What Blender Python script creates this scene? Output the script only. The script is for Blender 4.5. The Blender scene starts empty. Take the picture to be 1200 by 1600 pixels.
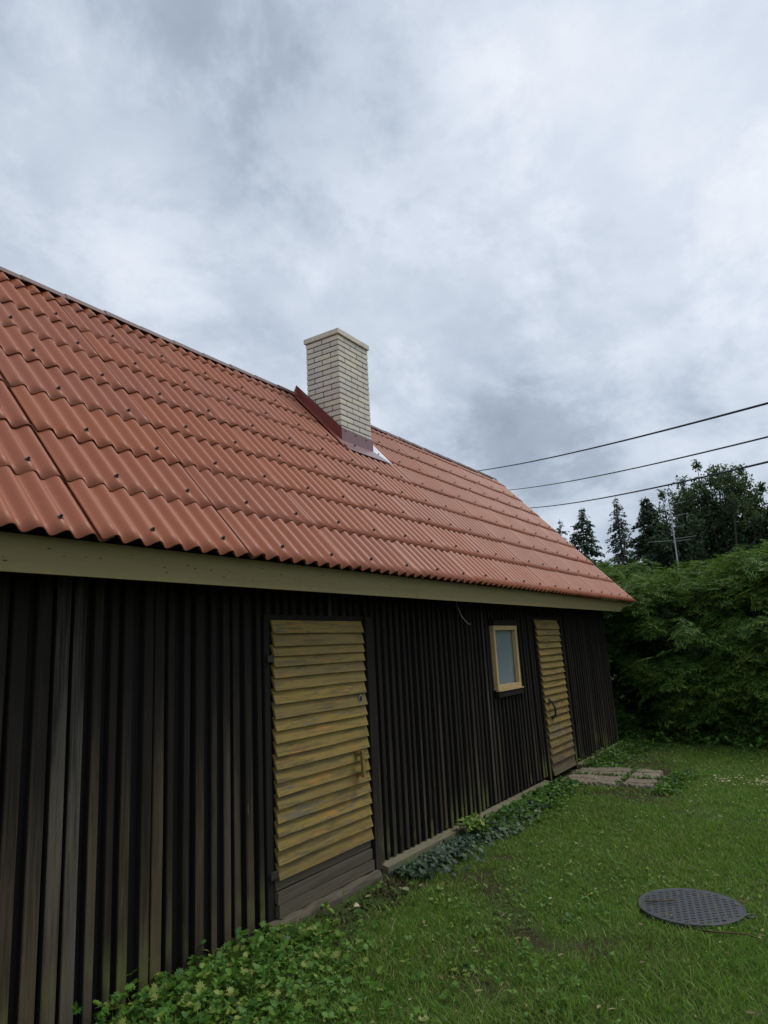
import bpy, math, random
import numpy as np
from mathutils import Matrix, Vector

sc = bpy.context.scene
COL = sc.collection
R = math.radians
rng = np.random.default_rng(11)
random.seed(5)

# ------------------------------------------------------------------ camera
H = 1.74
cd = bpy.data.cameras.new('camera')
cam = bpy.data.objects.new('camera', cd); COL.objects.link(cam)
ax_r = Vector((0.551, -0.833, -0.051)).normalized()
ax_f = Vector((0.823, 0.533, 0.198)); ax_f = (ax_f - ax_f.dot(ax_r) * ax_r).normalized()
ax_u = ax_r.cross(ax_f)
m = Matrix((ax_r, ax_u, -ax_f)).transposed().to_4x4()
m.translation = (0, 0, H)
cam.matrix_world = m
cd.sensor_fit = 'HORIZONTAL'; cd.sensor_width = 36; cd.lens = 36 * 1067.57 / 1200
cd.clip_start = 0.05; cd.clip_end = 2000
sc.camera = cam

# ------------------------------------------------------------------ world
SUN_EL, SUN_AZ = R(58), R(128)          # azimuth measured from +Y towards +X
w = bpy.data.worlds.new('World'); sc.world = w; w.use_nodes = True
nt = w.node_tree; nt.nodes.clear()
def wn(t, **k):
    n = nt.nodes.new(t)
    for a, b in k.items(): setattr(n, a, b)
    return n
def wm(op, a, b=None, c=None):
    n = wn('ShaderNodeMath', operation=op)
    for i, v in enumerate((a, b, c)):
        if v is None: continue
        if isinstance(v, (int, float)): n.inputs[i].default_value = v
        else: nt.links.new(v, n.inputs[i])
    return n.outputs[0]
tc = wn('ShaderNodeTexCoord'); sx = wn('ShaderNodeSeparateXYZ'); nt.links.new(tc.outputs['Generated'], sx.inputs[0])
zc = wm('ADD', wm('MAXIMUM', sx.outputs[2], 0.0), 0.50)
cb = wn('ShaderNodeCombineXYZ')
nt.links.new(wm('DIVIDE', sx.outputs[0], zc), cb.inputs[0]); nt.links.new(wm('DIVIDE', sx.outputs[1], zc), cb.inputs[1])
cb.inputs[2].default_value = 18.6
n1 = wn('ShaderNodeTexNoise'); n1.inputs['Scale'].default_value = .95; n1.inputs['Detail'].default_value = 3; n1.inputs['Roughness'].default_value = .5; n1.inputs['Distortion'].default_value = .15
n2 = wn('ShaderNodeTexNoise'); n2.inputs['Scale'].default_value = 2.7; n2.inputs['Detail'].default_value = 10; n2.inputs['Roughness'].default_value = .60; n2.inputs['Distortion'].default_value = .12
n3 = wn('ShaderNodeTexNoise'); n3.inputs['Scale'].default_value = 4.6; n3.inputs['Detail'].default_value = 9; n3.inputs['Roughness'].default_value = .62; n3.inputs['Distortion'].default_value = .2
for n in (n1, n2, n3): nt.links.new(cb.outputs[0], n.inputs['Vector'])
st3 = wn('ShaderNodeMapRange', interpolation_type='SMOOTHSTEP'); nt.links.new(n3.outputs[0], st3.inputs[0])
st3.inputs[1].default_value = .46; st3.inputs[2].default_value = .64; st3.inputs[3].default_value = -.5; st3.inputs[4].default_value = .5
cl = wm('ADD', wm('MULTIPLY', n1.outputs[0], .58), wm('MULTIPLY', n2.outputs[0], .42))
cl = wm('ADD', cl, wm('MULTIPLY', st3.outputs[0], .06))
rp = wn('ShaderNodeValToRGB'); cr = rp.color_ramp; nt.links.new(cl, rp.inputs[0])
cr.elements[0].position = .30; cr.elements[0].color = (.27, .33, .415, 1)
e = cr.elements.new(.40); e.color = (.40, .47, .565, 1)
cr.elements[-1].position = .665; cr.elements[-1].color = (.98, 1.0, 1.04, 1)
e = cr.elements.new(.45); e.color = (.52, .595, .70, 1)
e = cr.elements.new(.55); e.color = (.72, .785, .885, 1)
sky = wn('ShaderNodeTexSky', sky_type='NISHITA', sun_disc=False, sun_elevation=SUN_EL, sun_rotation=SUN_AZ)
b1 = wn('ShaderNodeBackground'); b1.inputs[1].default_value = .10; nt.links.new(sky.outputs[0], b1.inputs[0])
b2 = wn('ShaderNodeBackground'); b2.inputs[1].default_value = .865; nt.links.new(rp.outputs[0], b2.inputs[0])
mx = wn('ShaderNodeMixShader'); mx.inputs[0].default_value = .94
nt.links.new(b1.outputs[0], mx.inputs[1]); nt.links.new(b2.outputs[0], mx.inputs[2])
wo = wn('ShaderNodeOutputWorld'); nt.links.new(mx.outputs[0], wo.inputs[0])

sl = bpy.data.lights.new('sun', 'SUN'); sl.energy = 1.5; sl.angle = R(22); sl.color = (1, .97, .92)
so = bpy.data.objects.new('sun', sl); COL.objects.link(so)
sdir = Vector((math.sin(SUN_AZ) * math.cos(SUN_EL), math.cos(SUN_AZ) * math.cos(SUN_EL), math.sin(SUN_EL)))
so.rotation_euler = sdir.to_track_quat('Z', 'Y').to_euler(); so.location = (0, 0, 30)
sc.view_settings.view_transform = 'Standard'; sc.view_settings.look = 'None'
sc.view_settings.exposure = 0.25; sc.view_settings.gamma = 1.0; sc.view_settings.use_curve_mapping = False

# ------------------------------------------------------------------ node helpers
class Mat:
    def __init__(s, name, rough=.8, spec=.3):
        s.m = bpy.data.materials.new(name); s.m.use_nodes = True
        s.t = s.m.node_tree; s.p = s.t.nodes['Principled BSDF']; s.out = s.t.nodes['Material Output']
        s.p.inputs['Roughness'].default_value = rough; s.p.inputs['Specular IOR Level'].default_value = spec
    def n(s, t, **k):
        n = s.t.nodes.new(t)
        for a, b in k.items(): setattr(n, a, b)
        return n
    def link(s, a, b): s.t.links.new(a, b)
    def setin(s, i, v):
        if isinstance(v, (int, float)): i.default_value = v
        elif isinstance(v, tuple): i.default_value = v if len(v) != 3 or i.type == 'VECTOR' else (*v, 1)
        else: s.link(v, i)
    def coord(s, kind='Object', scale=(1, 1, 1)):
        if kind == 'Position': o = s.n('ShaderNodeNewGeometry').outputs['Position']
        else: o = s.n('ShaderNodeTexCoord').outputs[kind]
        mp = s.n('ShaderNodeMapping'); s.link(o, mp.inputs[0]); mp.inputs['Scale'].default_value = scale
        return mp.outputs[0]
    def noise(s, vec, scale, detail=4, rough=.55, dist=0):
        n = s.n('ShaderNodeTexNoise'); s.link(vec, n.inputs['Vector'])
        n.inputs['Scale'].default_value = scale; n.inputs['Detail'].default_value = detail
        n.inputs['Roughness'].default_value = rough; n.inputs['Distortion'].default_value = dist
        return n.outputs[0]
    def ramp(s, f, stops):
        n = s.n('ShaderNodeValToRGB'); s.link(f, n.inputs[0]); c = n.color_ramp
        c.elements[0].position = stops[0][0]; c.elements[0].color = (*stops[0][1], 1)
        c.elements[1].position = stops[-1][0]; c.elements[1].color = (*stops[-1][1], 1)
        for p, col in stops[1:-1]: e = c.elements.new(p); e.color = (*col, 1)
        return n.outputs[0]
    def step(s, f, a, b):
        n = s.n('ShaderNodeMapRange', interpolation_type='SMOOTHSTEP'); s.setin(n.inputs[0], f)
        n.inputs[1].default_value = a; n.inputs[2].default_value = b; return n.outputs[0]
    def math(s, op, a, b=0.0):
        n = s.n('ShaderNodeMath', operation=op); s.setin(n.inputs[0], a); s.setin(n.inputs[1], b); return n.outputs[0]
    def mix(s, f, a, b, mode='MIX'):
        n = s.n('ShaderNodeMix', data_type='RGBA', blend_type=mode)
        s.setin(n.inputs[0], f); s.setin(n.inputs[6], a); s.setin(n.inputs[7], b); return n.outputs[2]
    def rand(s): return s.n('ShaderNodeObjectInfo').outputs['Random']
    def attr(s, name): return s.n('ShaderNodeAttribute', attribute_name=name).outputs['Fac']
    def base(s, c): s.setin(s.p.inputs['Base Color'], c)
    def bump(s, h, strength=.3, dist=.01):
        n = s.n('ShaderNodeBump'); n.inputs['Strength'].default_value = strength; n.inputs['Distance'].default_value = dist
        s.link(h, n.inputs['Height']); s.link(n.outputs[0], s.p.inputs['Normal'])
    def xyz(s, vec):
        n = s.n('ShaderNodeSeparateXYZ'); s.link(vec, n.inputs[0]); return n.outputs

def hsv(M, c, h=0.5, sat=1.0, v=1.0):
    n = M.n('ShaderNodeHueSaturation'); M.setin(n.inputs['Hue'], h); M.setin(n.inputs['Saturation'], sat); M.setin(n.inputs['Value'], v); M.setin(n.inputs['Color'], c)
    return n.outputs[0]

# ------------------------------------------------------------------ mesh helpers
WO = {}                                  # world origin of each object (no rotations used on parents)
def link(o, parent=None, loc=(0, 0, 0)):
    COL.objects.link(o); loc = Vector(loc); WO[o.name] = loc
    if parent is not None:
        o.parent = parent; o.location = loc - WO[parent.name]
    else: o.location = loc
    return o
def empty(name, loc):
    return link(bpy.data.objects.new(name, None), None, loc)
def tag(o, label, cat=None, group=None, kind=None):
    o['label'] = label
    if cat: o['category'] = cat
    if group: o['group'] = group
    if kind: o['kind'] = kind
    return o
def mesh(name, V, F, mat, smooth=False):
    me = bpy.data.meshes.new(name); me.from_pydata([tuple(v) for v in V], [], F); me.update()
    me.materials.append(mat.m if isinstance(mat, Mat) else mat)
    if smooth: me.polygons.foreach_set('use_smooth', [True] * len(me.polygons))
    return me
def part(name, V, F, mat, parent=None, smooth=False, loc=None):
    V = np.asarray(V, float)
    if loc is None: loc = (V.min(0) + V.max(0)) / 2; loc[2] = V[:, 2].min()
    me = mesh(name, V - np.asarray(loc), F, mat, smooth)
    return link(bpy.data.objects.new(name, me), parent, loc)
def inst(name, me, parent, loc):
    return link(bpy.data.objects.new(name, me), parent, loc)
BOXF = [(0, 3, 2, 1), (4, 5, 6, 7), (0, 1, 5, 4), (1, 2, 6, 5), (2, 3, 7, 6), (3, 0, 4, 7)]
def boxv(x0, x1, y0, y1, z0, z1):
    return [(x0, y0, z0), (x1, y0, z0), (x1, y1, z0), (x0, y1, z0), (x0, y0, z1), (x1, y0, z1), (x1, y1, z1), (x0, y1, z1)]
def box(name, x0, x1, y0, y1, z0, z1, mat, parent=None, jit=0.0, bev=0.0):
    V = np.array(boxv(x0, x1, y0, y1, z0, z1)) + (rng.uniform(-jit, jit, (8, 3)) if jit else 0)
    o = part(name, V, BOXF, mat, parent)
    if bev:
        b = o.modifiers.new('bevel', 'BEVEL'); b.width = bev; b.segments = 2
    return o
class MB:
    def __init__(s): s.V = []; s.F = []
    def add(s, V, F):
        o = len(s.V); s.V += [tuple(v) for v in V]; s.F += [tuple(i + o for i in f) for f in F]
    def box(s, *a): s.add(boxv(*a), BOXF)
    def tube(s, P, rad, n=8, cap=True):
        P = [Vector([float(c) for c in p]) for p in P]; k = len(P)
        rad = [rad] * k if isinstance(rad, (int, float)) else list(rad)
        V = []; F = []
        for i, p in enumerate(P):
            t = (P[min(i + 1, k - 1)] - P[max(i - 1, 0)]).normalized()
            a = t.cross(Vector((0, 0, 1)) if abs(t.z) < .9 else Vector((1, 0, 0))).normalized(); b = t.cross(a)
            for j in range(n):
                th = 2 * math.pi * j / n; V.append(p + float(rad[i]) * (math.cos(th) * a + math.sin(th) * b))
        for i in range(k - 1):
            for j in range(n):
                F.append((i * n + j, i * n + (j + 1) % n, (i + 1) * n + (j + 1) % n, (i + 1) * n + j))
        if cap: F += [tuple(range(n - 1, -1, -1)), tuple(range((k - 1) * n, k * n))]
        s.add(V, F)
    def build(s, name, mat, parent=None, smooth=False, loc=None): return part(name, s.V, s.F, mat, parent, smooth, loc)
def soup(name, V, F, mat, parent=None, attrs=None, loc=(0, 0, 0), smooth=False):
    """fast mesh from numpy arrays; F is (n, k) with one k"""
    V = np.asarray(V, np.float32) - np.asarray(loc, np.float32); F = np.asarray(F, np.int32); n, k = F.shape
    me = bpy.data.meshes.new(name)
    me.vertices.add(len(V)); me.vertices.foreach_set('co', V.ravel())
    me.loops.add(n * k); me.loops.foreach_set('vertex_index', F.ravel())
    me.polygons.add(n); me.polygons.foreach_set('loop_start', np.arange(0, n * k, k, dtype=np.int32))
    me.polygons.foreach_set('loop_total', np.full(n, k, np.int32))
    if smooth: me.polygons.foreach_set('use_smooth', np.ones(n, bool))
    for a, v in (attrs or {}).items():
        at = me.attributes.new(a, 'FLOAT', 'POINT'); at.data.foreach_set('value', np.asarray(v, np.float32))
    me.update(calc_edges=True); me.materials.append(mat.m)
    return link(bpy.data.objects.new(name, me), parent, loc)
def stamp(T, TF, pos, ax, ay, az, scale, extra=None):
    """place template T (k,3) at n frames -> verts, faces"""
    n, k = len(pos), len(T)
    S = np.asarray(scale).reshape(n, 1, 1)
    V = pos[:, None] + S * (T[None, :, 0:1] * ax[:, None] + T[None, :, 1:2] * ay[:, None] + T[None, :, 2:3] * az[:, None])
    F = TF[None] + (np.arange(n) * k)[:, None, None]
    return V.reshape(-1, 3), F.reshape(-1, TF.shape[1])
def unit(v): return v / np.maximum(np.linalg.norm(v, axis=1, keepdims=True), 1e-9)
def frames(fwd, up):
    """ax = side, ay = fwd, az = normal"""
    f = unit(fwd); s = unit(np.cross(f, up)); return s, f, np.cross(s, f)
_h = np.random.default_rng(77).random((256, 256))
def vnoise(x, y, sc_):
    x = np.asarray(x) * sc_; y = np.asarray(y) * sc_; i = np.floor(x).astype(int); j = np.floor(y).astype(int)
    u = x - i; v = y - j; u = u * u * (3 - 2 * u); v = v * v * (3 - 2 * v); g = lambda a, b: _h[a % 256, b % 256]
    return (g(i, j) * (1 - u) + g(i + 1, j) * u) * (1 - v) + (g(i, j + 1) * (1 - u) + g(i + 1, j + 1) * u) * v
def fbm(x, y, s_): return .5 * vnoise(x, y, s_) + .3 * vnoise(x + 7.1, y + 3.3, s_ * 2.1) + .2 * vnoise(x + 1.7, y + 9.2, s_ * 4.3)

# ------------------------------------------------------------------ materials
def wood_dark():
    M = Mat('tarred_wood', .85, .2)
    pos = M.coord('Position', (1, 1, 1)); X, Y, Z = M.xyz(pos)
    g = M.noise(M.coord('Position', (75, 75, 1.6)), 1.0, 7, .7, .5)
    g2 = M.noise(M.coord('Position', (220, 220, 5)), 1.0, 3, .6)
    big = M.noise(M.coord('Position', (9, 9, 1.1)), 1.0, 3, .6)
    r = M.rand()
    tar = M.mix(g, (.0085, .0068, .0054), (.0225, .0175, .0128))
    grey = M.mix(g2, (.028, .024, .018), (.135, .112, .080))
    brown = M.mix(g2, (.034, .025, .015), (.140, .104, .060))
    worn = M.mix(M.step(M.noise(M.coord('Position', (5, 5, .5)), 1.0, 2), .40, .58), grey, brown)
    # rain-washed lower part and the more exposed stretch near the first door lose their tar; eave shade is painted into the dark top too
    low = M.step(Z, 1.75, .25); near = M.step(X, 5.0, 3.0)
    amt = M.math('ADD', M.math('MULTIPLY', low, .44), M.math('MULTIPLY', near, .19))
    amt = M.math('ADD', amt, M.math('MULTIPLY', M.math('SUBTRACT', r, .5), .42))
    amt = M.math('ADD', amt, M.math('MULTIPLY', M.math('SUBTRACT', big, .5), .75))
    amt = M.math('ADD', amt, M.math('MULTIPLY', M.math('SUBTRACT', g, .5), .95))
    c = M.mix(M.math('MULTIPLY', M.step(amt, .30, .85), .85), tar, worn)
    sl_ = M.noise(M.coord('Position', (130, 130, 3.2)), 1.0, 4, .6)
    c = M.mix(M.math('MULTIPLY', M.step(sl_, .70, .76), M.step(Z, 2.1, 1.0)), c, (.21, .175, .125))
    pale = M.math('MULTIPLY', M.step(r, .968, .972), M.step(M.math('ADD', g, big), .75, 1.15))
    c = M.mix(M.math('MULTIPLY', pale, .28), c, M.mix(g2, (.09, .085, .075), (.21, .20, .175)))
    moss = M.math('MULTIPLY', M.step(Z, .42, .10), M.step(M.noise(M.coord('Position', (2.2, 2.2, 1.5)), 1.0, 3), .46, .58))
    c = M.mix(M.math('MULTIPLY', moss, .75), c, M.mix(g2, (.06, .075, .018), (.15, .16, .045)))
    M.base(c); M.bump(M.math('ADD', M.math('MULTIPLY', g, .6), M.math('MULTIPLY', g2, .4)), .45, .004)
    return M
def wood_plain(name, a, b, rough=.8, scale=(3, 60, 60), rnd=.2, bump=.4):
    M = Mat(name, rough, .25)
    g = M.noise(M.coord('Position', scale), 1.0, 6, .65, .3)
    c = M.mix(g, a, b); r = M.rand()
    c = hsv(M, c, .5, 1.0, M.math('ADD', 1 - rnd / 2, M.math('MULTIPLY', r, rnd)))
    M.base(c); M.bump(g, bump, .004); return M
def yellow_paint(name, peel):
    M = Mat(name, .6, .3)
    P1 = M.coord('Position', (1, 1, 1)); Z = M.xyz(P1)[2]; r = M.rand()
    gx = M.noise(M.coord('Position', (3.5, 40, 60)), 1.0, 7, .75, .35)
    fine = M.noise(M.coord('Position', (14, 60, 95)), 1.0, 5, .75)
    bl = M.noise(M.coord('Position', (5, 5, 14)), 1.0, 4, .6)
    paint = M.mix(bl, (.225, .150, .024), (.340, .232, .044))
    paint = M.mix(M.step(M.noise(M.coord('Position', (3, 3, 9)), 1.0, 3), .55, .72), paint, (.40, .20, .035))
    paint = hsv(M, paint, .5, M.math('ADD', .92, M.math('MULTIPLY', r, .08)), M.math('ADD', .72, M.math('MULTIPLY', r, .28)))
    wood = M.mix(fine, (.07, .055, .032), (.21, .175, .115))
    dirt = M.mix(gx, (.035, .028, .018), (.10, .075, .04))
    wear = M.math('ADD', M.math('ADD', M.math('MULTIPLY', gx, .78), M.math('MULTIPLY', bl, .22)), M.math('MULTIPLY', M.math('SUBTRACT', r, .5), .16))
    wear = M.math('ADD', wear, M.math('MULTIPLY', M.step(Z, 1.2, .25), peel))
    c = M.mix(M.step(wear, .615, .640), paint, wood)
    c = M.mix(M.math('MULTIPLY', M.step(M.math('ADD', fine, M.math('MULTIPLY', wear, .25)), .70, .84), .7), c, dirt)
    ck = M.noise(M.coord('Position', (1.6, 90, 150)), 1.0, 5, .7, .2)
    c = M.mix(M.math('MULTIPLY', M.step(ck, .62, .68), .75), c, (.03, .022, .012))
    gr = M.noise(M.coord('Position', (2.2, 20, 26)), 1.0, 6, .7, .4)
    c = M.mix(M.math('MULTIPLY', M.step(gr, .44, .66), .68), c, dirt)
    c = M.mix(M.math('MULTIPLY', M.step(Z, .42, .24), .35), c, dirt)
    M.base(c); M.bump(M.math('ADD', gx, M.math('MULTIPLY', M.step(wear, .60, .66), -.4)), .35, .003)
    return M
def roof_red():
    M = Mat('painted_corrugated_sheet', .4, .42)
    P1 = M.coord('Position', (1, 1, 1)); r = M.rand()
    n = M.noise(P1, 1.6, 5, .6); f = M.noise(P1, 55, 4, .7)
    c = M.mix(n, (.278, .078, .030), (.312, .092, .038))
    c = hsv(M, c, M.math('ADD', .4995, M.math('MULTIPLY', r, .002)), M.math('ADD', .98, M.math('MULTIPLY', r, .04)), M.math('ADD', .96, M.math('MULTIPLY', r, .08)))
    c = M.mix(M.math('MULTIPLY', M.step(f, .62, .78), .35), c, (.20, .085, .06))
    st = M.noise(M.coord('Position', (14, 2.0, 2.0)), 1.0, 5, .6)
    c = M.mix(M.math('MULTIPLY', M.step(st, .52, .75), .22), c, (.30, .11, .075))
    sf = M.noise(M.coord('Position', (40, 9, 9)), 1.0, 6, .75)
    c = M.mix(M.math('MULTIPLY', M.step(sf, .66, .74), .30), c, (.55, .40, .34))
    M.base(c); M.setin(M.p.inputs['Roughness'], M.math('ADD', .38, M.math('MULTIPLY', n, .22)))
    M.bump(f, .08, .002); return M
def brick_cream():
    M = Mat('cream_brick', .75, .3)
    P1 = M.coord('Position', (1, 1, 1)); r = M.rand(); f = M.noise(P1, 90, 4, .7); n = M.noise(P1, 7, 3)
    c = M.mix(n, (.60, .555, .46), (.68, .635, .535))
    c = hsv(M, c, M.math('ADD', .488, M.math('MULTIPLY', r, .02)), M.math('ADD', .8, M.math('MULTIPLY', r, .4)), M.math('ADD', .9, M.math('MULTIPLY', r, .2)))
    c = M.mix(M.math('MULTIPLY', M.step(f, .60, .74), .35), c, (.25, .22, .18))
    M.base(c); M.bump(f, .2, .003); return M
def simple(name, c, rough=.6, spec=.4, metal=0, nz=None, var=.15):
    M = Mat(name, rough, spec); M.p.inputs['Metallic'].default_value = metal
    n = M.noise(M.coord('Position'), nz or 12, 4, .6)
    M.base(M.mix(n, tuple(x * (1 - var) for x in c), tuple(min(1, x * (1 + var)) for x in c))); return M
def foliage(name, stops, trans=.3, rough=.55, spec=.25, bluish=None):
    M = Mat(name, rough, spec)
    c = M.ramp(M.attr('tint'), stops)
    M.base(c)
    tr = M.n('ShaderNodeBsdfTranslucent'); M.setin(tr.inputs[0], M.mix(.5, c, (.16, .24, .03), 'MIX'))
    mx_ = M.n('ShaderNodeMixShader'); mx_.inputs[0].default_value = trans
    M.link(M.p.outputs[0], mx_.inputs[1]); M.link(tr.outputs[0], mx_.inputs[2]); M.link(mx_.outputs[0], M.out.inputs[0])
    return M
def concrete():
    M = Mat('weathered_concrete', .9, .2); P1 = M.coord('Position')
    n = M.noise(M.coord('Position', (4, 9, 9)), 1.6, 7, .7, .4); f = M.noise(P1, 45, 5, .7)
    c = M.mix(n, (.105, .082, .056), (.275, .232, .175)); c = M.mix(M.math('MULTIPLY', M.step(f, .46, .68), .75), c, (.05, .040, .028))
    c = M.mix(M.math('MULTIPLY', M.step(M.noise(P1, 2.5, 4), .52, .66), .4), c, (.07, .09, .03))
    c = hsv(M, c, .5, 1, M.math('ADD', .85, M.math('MULTIPLY', M.rand(), .4)))
    M.base(c); M.bump(M.math('ADD', n, f), .6, .012); return M
def soil():
    M = Mat('ground_soil', .95, .1); P1 = M.coord('Position')
    n = M.noise(P1, 1.1, 6, .6); f = M.noise(P1, 30, 6, .7)
    c = M.mix(f, (.020, .015, .009), (.075, .055, .032))
    c = M.mix(M.step(n, .40, .58), c, M.mix(f, (.032, .056, .014), (.080, .120, .030)))
    M.base(c); M.bump(f, .8, .03); return M

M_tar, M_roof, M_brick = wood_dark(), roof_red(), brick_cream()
M_yel, M_yel2 = yellow_paint('worn_yellow_paint', .08), yellow_paint('flaking_yellow_paint', .17)
M_fascia = wood_plain('olive_fascia_paint', (.185, .152, .058), (.260, .215, .092), .6, (1.5, 40, 45), .08, .2)
M_grey = wood_plain('weathered_grey_wood', (.035, .029, .019), (.155, .132, .092), .9, (3, 60, 80), .3, .9)
M_sillw = wood_plain('mossy_sill_wood', (.06, .058, .03), (.24, .215, .14), .9, (5, 50, 50), .2, .8)
M_pine = wood_plain('fresh_pine', (.42, .29, .13), (.56, .42, .22), .5, (25, 25, 6), .06, .15)
M_glass = simple('frosted_pane', (.20, .25, .255), .16, .5, 0, 2.2, .25)
M_mortar = simple('dark_mortar', (.075, .066, .055), .95, .1)
M_flash = simple('dark_red_flashing', (.20, .045, .035), .30, .5, 0, 5, .12)
M_flashg = simple('bare_flashing', (.60, .60, .62), .35, .5, .3, 5, .08)
M_capm = simple('ridge_metal', (.105, .048, .042), .55, .4)
M_screw = simple('screw_head', (.035, .015, .012), .4, .5)
M_black = wood_plain('black_tar_boards', (.007, .0062, .0055), (.018, .0155, .013), .9, (60, 60, 3), .1, .4)
M_lip = simple('cut_sheet_edge', (.075, .035, .028), .8, .2)
M_iron = simple('rusty_iron', (.035, .026, .02), .7, .4)
M_cast = Mat('cast_cover', .45, .5)
_f = M_cast.noise(M_cast.coord('Position'), 60, 5, .7); _n = M_cast.noise(M_cast.coord('Position'), 7, 4)
M_cast.base(M_cast.mix(M_cast.step(_n, .5, .68), M_cast.mix(_f, (.024, .025, .028), (.046, .048, .053)), (.048, .043, .034)))
M_cast.setin(M_cast.p.inputs['Roughness'], M_cast.math('ADD', .24, M_cast.math('MULTIPLY', _f, .35))); M_cast.bump(_f, .25, .002)
M_conc, M_soil = concrete(), soil()
M_alu = simple('dull_aluminium', (.38, .39, .40), .55, .4, .3)
M_wire = simple('black_cable', (.012, .012, .013), .6, .3)
M_pale = simple('pale_cable', (.50, .48, .42), .6, .3)
M_bark = wood_plain('bark', (.035, .028, .020), (.11, .09, .07), .95, (14, 14, 3), .3, .8)
M_inner = simple('hidden_boarding', (.02, .018, .016), .9, .1)
M_grass = foliage('grass_blades', [(0, (.036, .088, .012)), (.35, (.090, .205, .024)), (.62, (.160, .310, .038)), (.80, (.250, .370, .065)), (.90, (.27, .25, .10)), (1, (.40, .36, .19))], .44)
M_elder = foliage('ground_elder_leaf', [(0, (.024, .070, .013)), (.5, (.072, .175, .026)), (.85, (.145, .270, .040)), (1, (.28, .32, .08))], .36, .5)
M_ivy = foliage('ivy_leaf', [(0, (.008, .020, .010)), (.6, (.020, .050, .022)), (1, (.05, .095, .036))], .15, .5, .3)
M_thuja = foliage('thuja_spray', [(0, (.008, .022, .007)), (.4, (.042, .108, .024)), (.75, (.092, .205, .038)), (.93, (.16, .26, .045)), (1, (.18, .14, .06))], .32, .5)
M_fir = foliage('fir_needles', [(0, (.020, .042, .028)), (1, (.060, .108, .066))], .15, .6)
M_larch = foliage('thin_spruce_needles', [(0, (.045, .062, .052)), (1, (.105, .13, .105))], .15, .6)
M_oak = foliage('dark_oak_leaf', [(0, (.028, .054, .034)), (1, (.080, .135, .072))], .32, .5)
M_birch = foliage('pale_green_leaf', [(0, (.03, .065, .02)), (1, (.085, .145, .05))], .3, .5)
M_litter = foliage('dry_leaf', [(0, (.10, .065, .03)), (.5, (.26, .21, .10)), (.8, (.33, .31, .19)), (1, (.20, .27, .10))], .2, .6)
M_chip = simple('pale_wood_chip', (.55, .47, .30), .8, .2, 0, 40, .25)

# ------------------------------------------------------------------ ground
def gz(x, y):
    x = np.asarray(x, float); y = np.asarray(y, float)
    return .05 * (fbm(x + 50, y + 50, .55) - .5) * np.clip((3.3 - y) / 1.2, .15, 1) + .0
n = 121
tt = np.linspace(-1, 1, n); sp = np.sign(tt) * (np.abs(tt) ** 3.2) * 400 + tt * 14
GX, GY = np.meshgrid(sp + 6, sp + 1, indexing='ij'); GZ = gz(GX, GY) * (np.hypot(GX - 6, GY) < 25) - .012
idx = np.arange(n * n).reshape(n, n)
GF = np.stack([idx[:-1, :-1], idx[1:, :-1], idx[1:, 1:], idx[:-1, 1:]], -1).reshape(-1, 4)
ground = soup('ground', np.stack([GX, GY, GZ], -1).reshape(-1, 3), GF, M_soil, smooth=True)
ground['kind'] = 'structure'; ground['label'] = 'garden soil under the lawn'

# ------------------------------------------------------------------ the shed
WALL = 3.36
YE, ZE, SL = 3.014, 2.35, 1.1002
RY, RZ = 5.364, 4.936
ROWY, ROWZ = .31981, .35186
MOD, X0 = 1.05, 2.0325
zr = lambda y: ZE + SL * (y - YE)
shed = empty('wooden_shed', (4.6, 5.3, 0))
tag(shed, 'black tarred board shed with red corrugated roof and two yellow doors', 'shed')

# hidden shell: sheathing behind the battens, other walls
mb = MB(); XA, XB = -2.95, 12.0
for x0, x1, z0, z1 in ((XA, 3.60, -.05, 2.6), (3.60, 4.80, 1.99, 2.6), (4.80, 7.36, -.05, 2.6), (7.36, 8.02, -.05, 1.22), (7.36, 8.02, 1.95, 2.6), (8.02, 8.66, -.05, 2.6), (8.66, 9.72, 2.0, 2.6), (9.72, XB, -.05, 2.6)):
    mb.box(x0 + .0005, x1 - .0005, WALL + .040, WALL + .06, z0, z1)
mb.build('sheathing', M_black, shed)
mb = MB(); mb.box(XA, XB, 7.34, 7.37, -.05, 2.6); mb.build('rear_wall', M_inner, shed)
for xx in (XA, XB - .03):
    P = [(WALL + .061, -.05), (7.339, -.05), (7.339, 2.6), (RY, RZ - .12), (WALL + .061, 2.6)]
    V = [(xx, y, z) for y, z in P] + [(xx + .03, y, z) for y, z in P]
    F = [tuple(range(4, -1, -1)), tuple(range(5, 10))] + [(i, (i + 1) % 5, 5 + (i + 1) % 5, 5 + i) for i in range(5)]
    part('gable_wall', V, F, M_inner, shed)
box('inner_partition', 3.5, 9.9, WALL + .15, WALL + .17, -.05, 2.5, M_inner, shed)

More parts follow.
